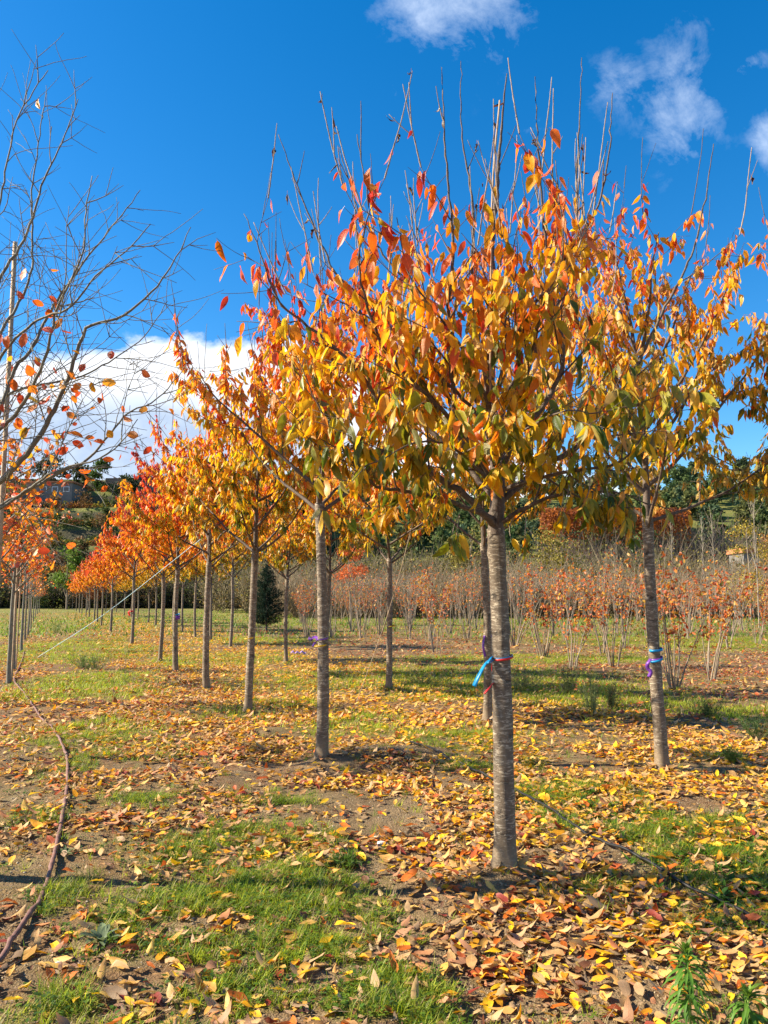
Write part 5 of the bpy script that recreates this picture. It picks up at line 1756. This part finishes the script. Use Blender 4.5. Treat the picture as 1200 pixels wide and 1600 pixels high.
def hfun(x, y):
    """terrain of the slopes beyond the field: left terraces and the long wooded ridge on the right"""
    u = x / np.maximum(y, 1)
    px = 600 + F * u
    # target silhouettes (pixel row of the bare ground) as a function of px
    sky = np.interp(px, [-400, 0, 120, 250, 400, 600, 800, 950, 1050, 1150, 1250, 1700], [745, 745, 748, 752, 765, 780, 782, 775, 768, 762, 757, 750])
    top = lambda D: CAMH + (935 - sky) / F * D
    left = np.clip((470 - px) / 120, 0, 1)
    y0 = 118 * left + 190 * (1 - left); y1 = 215 * left + 430 * (1 - left)
    t = np.clip((y - y0) / (y1 - y0), 0, 1)
    # terraces on the left
    st = t * 6
    fr = st - np.floor(st)
    terr = (np.floor(st) + np.clip((fr - .62) / .25, 0, 1)) / 6
    tt = terr * left + (t * t * (3 - 2 * t)) * (1 - left)
    return -2.0 * (t <= 0) + tt * top(y1) - .3 + np.where(t > 0, 0, 0)
def build_hills():
    ys = np.concatenate([np.arange(112, 232, 1.6), np.arange(236, 520, 12)])
    us = np.linspace(-.95, .95, 150)
    U, Y = np.meshgrid(us, ys)
    X = U * Y
    Z = hfun(X, Y)
    Z = Z + np.where(Z > -1, 1.2 * (fbm(X * .05, Y * .05, 3, 6) - .5), 0)
    Z[0] = -3
    ny, nx = X.shape
    i = np.arange(ny - 1)[:, None] * nx + np.arange(nx - 1)[None, :]
    q = np.stack([i, i + 1, i + nx + 1, i + nx], -1).reshape(-1, 4)
    m, nt, (N, L, M, MIX, RAMP, NOISE) = new_mat('hillside')
    out = N('ShaderNodeOutputMaterial'); pb = N('ShaderNodeBsdfPrincipled'); geo = N('ShaderNodeNewGeometry')
    n1 = NOISE(geo.outputs['Position'], .12, 6, .65); n2 = NOISE(geo.outputs['Position'], 1.1, 5, .7)
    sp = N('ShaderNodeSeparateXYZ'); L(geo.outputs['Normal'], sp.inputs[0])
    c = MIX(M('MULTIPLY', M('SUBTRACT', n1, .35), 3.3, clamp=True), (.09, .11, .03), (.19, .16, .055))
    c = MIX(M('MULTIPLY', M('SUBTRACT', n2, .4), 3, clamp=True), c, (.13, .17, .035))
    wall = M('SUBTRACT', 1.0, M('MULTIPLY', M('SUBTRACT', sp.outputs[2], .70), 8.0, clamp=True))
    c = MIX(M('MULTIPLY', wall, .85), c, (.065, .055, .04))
    L(c, pb.inputs['Base Color']); pb.inputs['Roughness'].default_value = .95; pb.inputs['Specular IOR Level'].default_value = .1
    b = N('ShaderNodeBump'); b.inputs['Distance'].default_value = .6; b.inputs['Strength'].default_value = .8
    L(n2, b.inputs['Height']); L(b.outputs[0], pb.inputs['Normal'])
    L(pb.outputs[0], out.inputs[0])
    link('hills', make_mesh('hills', np.stack([X, Y, Z], -1).reshape(-1, 3), [q], mat=m), None, None, kind='structure', label='terraced slope on the left and wooded ridge beyond', category='hills')
build_hills()
def on_hill(px, Y):
    x = (px - 600) / F * Y
    return np.array([x, Y, float(hfun(np.array(x), np.array(Y)))])

def thicket(name, label, px0, px1, y0, y1, nclump, hmax, twc, lf, seed, tw=26, r=.012, leafc=None, leafn=0, leafsz=.12, hz=None, fan=.35, hill=False, cat='thicket'):
    rs = np.random.RandomState(seed)
    Y = rs.uniform(y0, y1, nclump); px = rs.uniform(px0, px1, nclump)
    X = (px - 600) / F * Y
    B = np.stack([X, Y, hfun(X, Y) if hill else np.full(nclump, -.05)], 1)
    H = hmax * rs.uniform(.55, 1.0, nclump) * (.75 + .5 * fbm(X * .15, Y * .15, 3, seed))
    P0 = np.repeat(B, tw, 0); n = len(P0)
    h = np.repeat(H, tw)
    st = rs.uniform(.0, .55, n)
    az = rs.uniform(0, 6.28, n); sp = rs.uniform(0, fan, n)
    off = np.stack([np.cos(az) * sp * h * st, np.sin(az) * sp * h * st, h * st], 1)
    ln = h * rs.uniform(.25, .6, n)
    d = np.stack([np.cos(az) * sp * 1.5, np.sin(az) * sp * 1.5, np.ones(n)], 1) + rs.normal(0, .42, (n, 3))
    A = P0 + off; Bp = A + norm(d) * np.minimum(ln, h * 1.05 - h * st)[:, None]
    V, q = sticks(A, Bp, r * rs.uniform(.5, 1.2, n), r * .25, rs.normal(0, .04, (n, 3)) * h[:, None] * .5)
    m = plain(name + '_twig', twc, .75, .15, .8, .35)
    R0 = link(name, make_mesh(name, V, [q], mat=m), None, None, kind='stuff', label=label, category=cat)
    if leafn:
        i = rs.randint(0, n, leafn)
        t = rs.uniform(.2, 1.02, (leafn, 1))
        P = A[i] * (1 - t) + Bp[i] * t + rs.normal(0, leafsz * .6, (leafn, 3))
        lc = np.array(leafc)[(fbm(P[:, 0] * .5, P[:, 1] * .5, 2, seed + 3) * 1.8 * len(leafc) - .4 * len(leafc) + rs.normal(0, .5, leafn)).astype(int).clip(0, len(leafc) - 1)] * rs.uniform(.6, 1.3, (leafn, 1))
        V, tri, quad, uv, col = leaf_cloud(P, leafsz * rs.uniform(.5, 1.3, leafn), lc, rs)
        link('foliage', make_mesh(name + ' leaves', V, [tri, quad] if len(quad) else [tri], uv, col, mat=M_FARLEAF), R0)
    return R0
# grey-brown bare scrub behind the shrub rows (two depths)
thicket('bare_thicket', 'grey-brown bare scrub behind the shrub rows', 420, 1330, 62, 76, 460, 5.2, (.27, .205, .125), 0, 1, tw=60, r=.035, leafc=[(.34, .17, .08), (.30, .20, .11), (.26, .22, .07), (.22, .15, .10), (.40, .14, .07)], leafn=17000, leafsz=.17, fan=.55)
thicket('bare_thicket', 'taller tangle of bare stems further back with olive leaves', 330, 1400, 84, 108, 480, 8.8, (.22, .18, .105), 0, 2, tw=54, r=.05, leafc=[(.20, .20, .05), (.34, .30, .06), (.14, .17, .04), (.30, .20, .07), (.28, .27, .06)], leafn=46000, leafsz=.30, fan=.6)
# darker belt behind the end of the rows at the left
thicket('hedge', 'dark evergreen belt closing off the end of the grass aisle', -60, 440, 122, 134, 260, 6.4, (.07, .06, .045), 0, 3, tw=30, r=.06, leafc=[(.06, .09, .025), (.10, .14, .035), (.14, .16, .04), (.20, .13, .05)], leafn=26000, leafsz=.38, fan=.7)
# rusty wood on the right
thicket('rust_wood', 'rust-brown autumn wood below the pine ridge', 860, 1190, 178, 196, 220, 21, (.20, .15, .115), 0, 4, tw=26, r=.13, leafc=[(.30, .10, .03), (.40, .13, .03), (.34, .17, .04)], leafn=1000, leafsz=.5, fan=.35)
def rust_tops():
    rs = np.random.RandomState(44)
    n = 15000
    Y = rs.uniform(178, 200, n); px = rs.uniform(845, 1080, n)
    X = (px - 600) / F * Y
    Z = CAMH + (935 - (797 + 7 * (fbm(px / 13, Y / 3, 3, 4) - .5) * 2)) / F * Y - rs.exponential(1.0, n) * 2.2
    lc = np.array([(.36, .115, .03), (.46, .16, .03), (.28, .09, .035), (.52, .24, .04)])[(fbm(px / 20, Y / 6, 2, 9) * 5).astype(int).clip(0, 3)] * rs.uniform(.6, 1.3, (n, 1))
    V, tri, quad, uv, col = leaf_cloud(np.stack([X, Y, Z], 1), rs.uniform(.35, .9, n), lc, rs)
    link('rust_wood', make_mesh('rust', V, [tri, quad] if len(quad) else [tri], uv, col, mat=M_FARLEAF), None, None, kind='stuff', label='rust-brown tree tops below the pine ridge', category='wood')
rust_tops()
# pine wood on the right ridge: one mass, conical tops
def forest(name, label, spots, seed, cols, size, per, mat=None):
    rs = np.random.RandomState(seed)
    PP = []; CC = []
    for (x, y, z, h, r, sh) in spots:
        P = crown_pts(rs, per, h * .12, h, r, sh, 9) + np.array([x, y, z])
        c0 = np.array(cols[rs.randint(len(cols))]) * rs.uniform(.75, 1.25)
        PP.append(P); CC.append(c0[None] * rs.uniform(.65, 1.35, (per, 1)))
    P = np.concatenate(PP); c = np.concatenate(CC)
    V, tri, quad, uv, col = leaf_cloud(P, size * rs.uniform(.5, 1.2, len(P)), c, rs)
    return link(name, make_mesh(name, V, [tri, quad] if len(quad) else [tri], uv, col, mat=mat or M_FARLEAF), None, None, kind='stuff', label=label, category='wood')
rs = np.random.RandomState(10)
sp = []
for _ in range(430):
    Y = rs.uniform(260, 430); px = rs.uniform(380, 1260)
    p = on_hill(px, Y)
    sp.append((*p, rs.uniform(9, 15), rs.uniform(3.2, 5.5), 'cone' if rs.rand() < .6 else 'round'))
forest('pine_wood', 'dark green pine wood covering the far ridge', sp, 5, [(.07, .13, .05), (.10, .16, .055), (.075, .13, .07), (.14, .17, .06)], 1.5, 330)
sp = []
for _ in range(110):
    Y = rs.uniform(205, 255); px = rs.uniform(450, 1270)
    p = on_hill(px, Y)
    sp.append((*p, rs.uniform(6, 10), rs.uniform(4, 6), 'round'))
forest('olive_wood', 'olive and grey-green trees on the lower slope', sp, 6, [(.10, .12, .045), (.16, .15, .05), (.075, .10, .04), (.20, .15, .06)], 1.0, 330)
# left slope scrub bands
sp = []
for _ in range(300):
    Y = rs.uniform(128, 214); px = rs.uniform(-80, 470)
    t = (Y - 118) / 97 * 6; fr = t - math.floor(t)
    if fr < .45 and rs.rand() < .75: continue
    p = on_hill(px, Y)
    sp.append((*p, rs.uniform(2.0, 4.2), rs.uniform(1.6, 3.2), 'round'))
forest('hillside_scrub', 'dark scrub on the terrace banks of the left slope', sp, 7, [(.07, .10, .03), (.10, .13, .035), (.17, .15, .045), (.18, .11, .05)], .55, 260)
def vines():
    rs = np.random.RandomState(17)
    PP = []; CC = []
    for lev in range(1, 6):
        for k in range(3):
            Y = 118 + 97 * (lev + .08 + .16 * k) / 6
            n = 1500
            px = rs.uniform(-60, 420, n)
            X = (px - 600) / F * Y
            Z = hfun(X, np.full(n, Y)) + rs.uniform(.4, 1.6, n)
            PP.append(np.stack([X, np.full(n, Y) + rs.normal(0, .25, n), Z], 1))
            pal = np.array([(.34, .30, .04), (.20, .22, .04), (.40, .22, .04), (.24, .09, .04)])
            CC.append(pal[(fbm(px / 30 + lev * 7, px * 0 + k, 2, 5) * 5).astype(int).clip(0, 3)] * rs.uniform(.6, 1.25, (n, 1)))
    P = np.concatenate(PP); c = np.concatenate(CC)
    V, tri, quad, uv, col = leaf_cloud(P, rs.uniform(.3, .6, len(P)), c, rs)
    link('vineyard', make_mesh('vines', V, [tri, quad] if len(quad) else [tri], uv, col, mat=M_FARLEAF), None, None, kind='stuff', label='yellowing vine rows on the terraces of the left slope', category='vines')
vines()
# individual background trees
bgtree('evergreen_tree', on_hill(155, 200) , .5, 8.5, 4.2, 1500, .8, (.07, .14, .03), .5, 'bright green tree on the left skyline beside the flat-roofed shed', seed=61)
bgtree('evergreen_tree', on_hill(122, 205), .5, 8.5, 4, 1300, .8, (.04, .075, .03), .5, 'dark tree on the left skyline above the grey house', seed=62)
bgtree('evergreen_tree', on_hill(75, 210), .5, 10, 6, 1700, .8, (.045, .07, .035), .5, 'broad dark tree at the top of the left slope', seed=63)
bgtree('evergreen_tree', on_hill(192, 196), .2, 5, 5, 1300, .7, (.05, .08, .03), .5, 'low dark tree just left of the flat-roofed shed', seed=64)
bgtree('green_bush', np.array([(108 - 600) / F * 112, 112, 0]), 3.2, 8.6, 3.2, 1900, .42, (.15, .26, .035), .4, 'bright green bush beyond the end of the near row', 'bush', seed=65, tr=.15)
bgtree('green_bush', np.array([(60 - 600) / F * 116, 116, 0]), 1, 6.5, 3.5, 1700, .42, (.09, .13, .035), .4, 'olive bush at the end of the left row', 'bush', seed=66, tr=.15)
bgtree('yellow_tree', np.array([(1168 - 600) / F * 58, 58, 0]), 1.2, 8.0, 2.2, 1900, .17, (.40, .32, .05), .4, 'yellow-green airy tree at the right edge below the rusty wood', seed=67, tr=.09, lumps=14)
bgtree('yellow_tree', np.array([(1215 - 600) / F * 60, 60, 0]), 2, 7.0, 2.2, 1200, .17, (.42, .24, .05), .4, 'orange-yellow tree cut by the right edge of the photo', seed=68, tr=.08, lumps=12)
bgtree('russet_tree', on_hill(1195, 225), 1, 17, 8, 2300, .7, (.30, .13, .05), .4, 'round russet tree standing high at the right edge', seed=69, tr=.3)
bgtree('orange_tree', np.array([(548 - 600) / F * 46, 46, 0]), 2.2, 5.2, 1.5, 1500, .13, (.75, .20, .06), .3, 'small coral-orange tree behind the shrubs right of the second near trunk', seed=70, tr=.06)
bgtree('yellow_tree', np.array([(735 - 600) / F * 80, 80, 0]), 1, 9.5, 3.4, 2400, .3, (.26, .24, .06), .4, 'olive-yellow tree behind the scrub left of the largest trunk', seed=71, tr=.12, lumps=14)
bgtree('yellow_tree', np.array([(860 - 600) / F * 84, 84, 0]), 1, 9, 4, 2400, .3, (.30, .27, .06), .4, 'olive-yellow tree behind the scrub right of the largest trunk', seed=72, tr=.12, lumps=14)
bgtree('orange_tree', np.array([(140 - 600) / F * 105, 105, 0]), 2, 6, 3, 1500, .35, (.30, .12, .05), .4, 'dull reddish tree beyond the end of the near row', seed=73, tr=.12)
def slim(px, pyb, pyt, Y, label, seed, r=.035):
    rs = np.random.RandomState(seed)
    b = np.array([(px - 600) / F * Y, Y, 0.0]); h = CAMH + (935 - pyt) / F * Y
    R0 = root('bare_sapling', label, 'tree', b, 'slim bare saplings at the right')
    ts = TubeSet(); P = wander(rs, (0, 0, -.1), (0, 0, 1), h, h / 12, .8, .03); ts.add(P, np.linspace(r, r * .3, len(P)), 6)
    link('trunk', ts.mesh('trunk', M_PALE), R0)
    ts = TubeSet()
    for _ in range(34):
        i = rs.randint(4, len(P) - 1)
        Q = wander(rs, P[i], norm(side_dir(rs, np.array([0, 0, 1.0]), .6) + np.array([0, 0, .8])), h * rs.uniform(.06, .17), h / 25, .2, .2)
        ts.add(Q, np.linspace(r * .28, r * .12, len(Q)), 4)
    link('branchwork', ts.mesh('twigs', M_PALE), R0)
M_PALE = plain('pale_bark', (.30, .25, .19), .7, .2, 8, .25)
slim(1180, 1000, 752, 42, 'tallest slim pale sapling near the right edge', 1, .034)
slim(1114, 960, 800, 62, 'slim pale sapling, right one of the pair against the rusty wood', 2, .035)
slim(1098, 960, 806, 64, 'slim pale sapling, left one of the pair against the rusty wood', 3, .035)
slim(1050, 960, 812, 66, 'faint slim sapling right behind the right-hand crown', 4, .04)

# buildings ----------------------------------------------------------
import bmesh
def box_mesh(name, boxes, mat):
    bm = bmesh.new()
    for (x0, x1, y0, y1, z0, z1) in boxes:
        vs = [bm.verts.new(c) for c in ((x0, y0, z0), (x1, y0, z0), (x1, y1, z0), (x0, y1, z0), (x0, y0, z1), (x1, y0, z1), (x1, y1, z1), (x0, y1, z1))]
        for f in ((3, 2, 1, 0), (4, 5, 6, 7), (0, 1, 5, 4), (1, 2, 6, 5), (2, 3, 7, 6), (3, 0, 4, 7)):
            bm.faces.new([vs[i] for i in f])
    me = bpy.data.meshes.new(name); bm.to_mesh(me); bm.free(); me.materials.append(mat)
    return me
M_WHITEW = plain('white_wall', (.78, .79, .80), .8, .2, .4, .06); M_GREYW = plain('grey_wall', (.17, .155, .14), .85, .2, .6, .15); M_DARKR = plain('dark_roof', (.05, .05, .055), .6)
M_TILE = plain('tile_roof', (.42, .17, .08), .8, .2, 1.5, .3); M_GLASSD = plain('dark_window', (.03, .035, .045), .15, .6); M_RAIL = plain('metal_fence', (.25, .25, .26), .5)
def building(label, px0, px1, pyt, pyb, Y, wallm, roofm, depth=9, over=.5, nwin=3, wins=True, roof_h=.4, name='building'):
    x0 = (px0 - 600) / F * Y; x1 = (px1 - 600) / F * Y
    zt = CAMH + (935 - pyt) / F * Y; zb = CAMH + (935 - pyb) / F * Y
    cx = (x0 + x1) / 2; w = (x1 - x0) / 2
    R0 = root(name, label, 'building', (cx, Y, zb))
    h = zt - zb
    link('wall', box_mesh('wall', [(-w, w, 0, depth, -6, h - roof_h)], wallm), R0)
    link('roof', box_mesh('roof', [(-w - over, w + over, -over, depth + over, h - roof_h + .003, h)], roofm), R0)
    if wins:
        for i in range(nwin):
            c = -w + 2 * w * (i + .5) / nwin
            f = link('window', box_mesh('window', [(c - .75, c + .75, -.06, .1, h * .30, h * .30 + 1.3)], M_WHITEW), R0)
            link('pane', box_mesh('pane', [(c - .62, c + .62, -.09, .0, h * .30 + .12, h * .30 + 1.18)], M_GLASSD), f)
    return R0
building('flat dark-roofed shed on the left skyline', 209, 252, 744, 775, 200, M_GREYW, M_DARKR, depth=8, nwin=2, wins=False, roof_h=.7)
building('grey two-part house half hidden by trees on the left slope', 36, 108, 751, 775, 190, M_GREYW, M_TILE, depth=10, nwin=4)
building('dull house wall at the far left edge of the slope', -25, 30, 766, 785, 185, M_GREYW, M_TILE, depth=8, nwin=3)
building('long white building on top of the right ridge', 1164, 1188, 749, 760, 440, M_WHITEW, M_WHITEW, depth=20, over=.0, wins=False)
building('second white block on the right ridge, cut by the edge of the photo', 1189, 1240, 747.5, 760, 436, M_WHITEW, M_WHITEW, depth=20, over=.0, wins=False)
building('small house with orange tiled roof in the scrub at the right', 1162, 1186, 857, 868, 118, M_GREYW, M_TILE, depth=5, over=.3, wins=False, roof_h=.7)
# wall and fence line along the left skyline
x0 = (160 - 600) / F * 203; x1 = (209 - 600) / F * 203; zt = CAMH + (935 - 746) / F * 203
link('boundary_wall', box_mesh('w', [(x0, x1, 203, 203.3, zt - 5, zt)], plain('brown_wall', (.26, .19, .14), .9, .2, .5, .2)), None, None, label='brown boundary wall on the skyline left of the flat-roofed shed', category='wall')
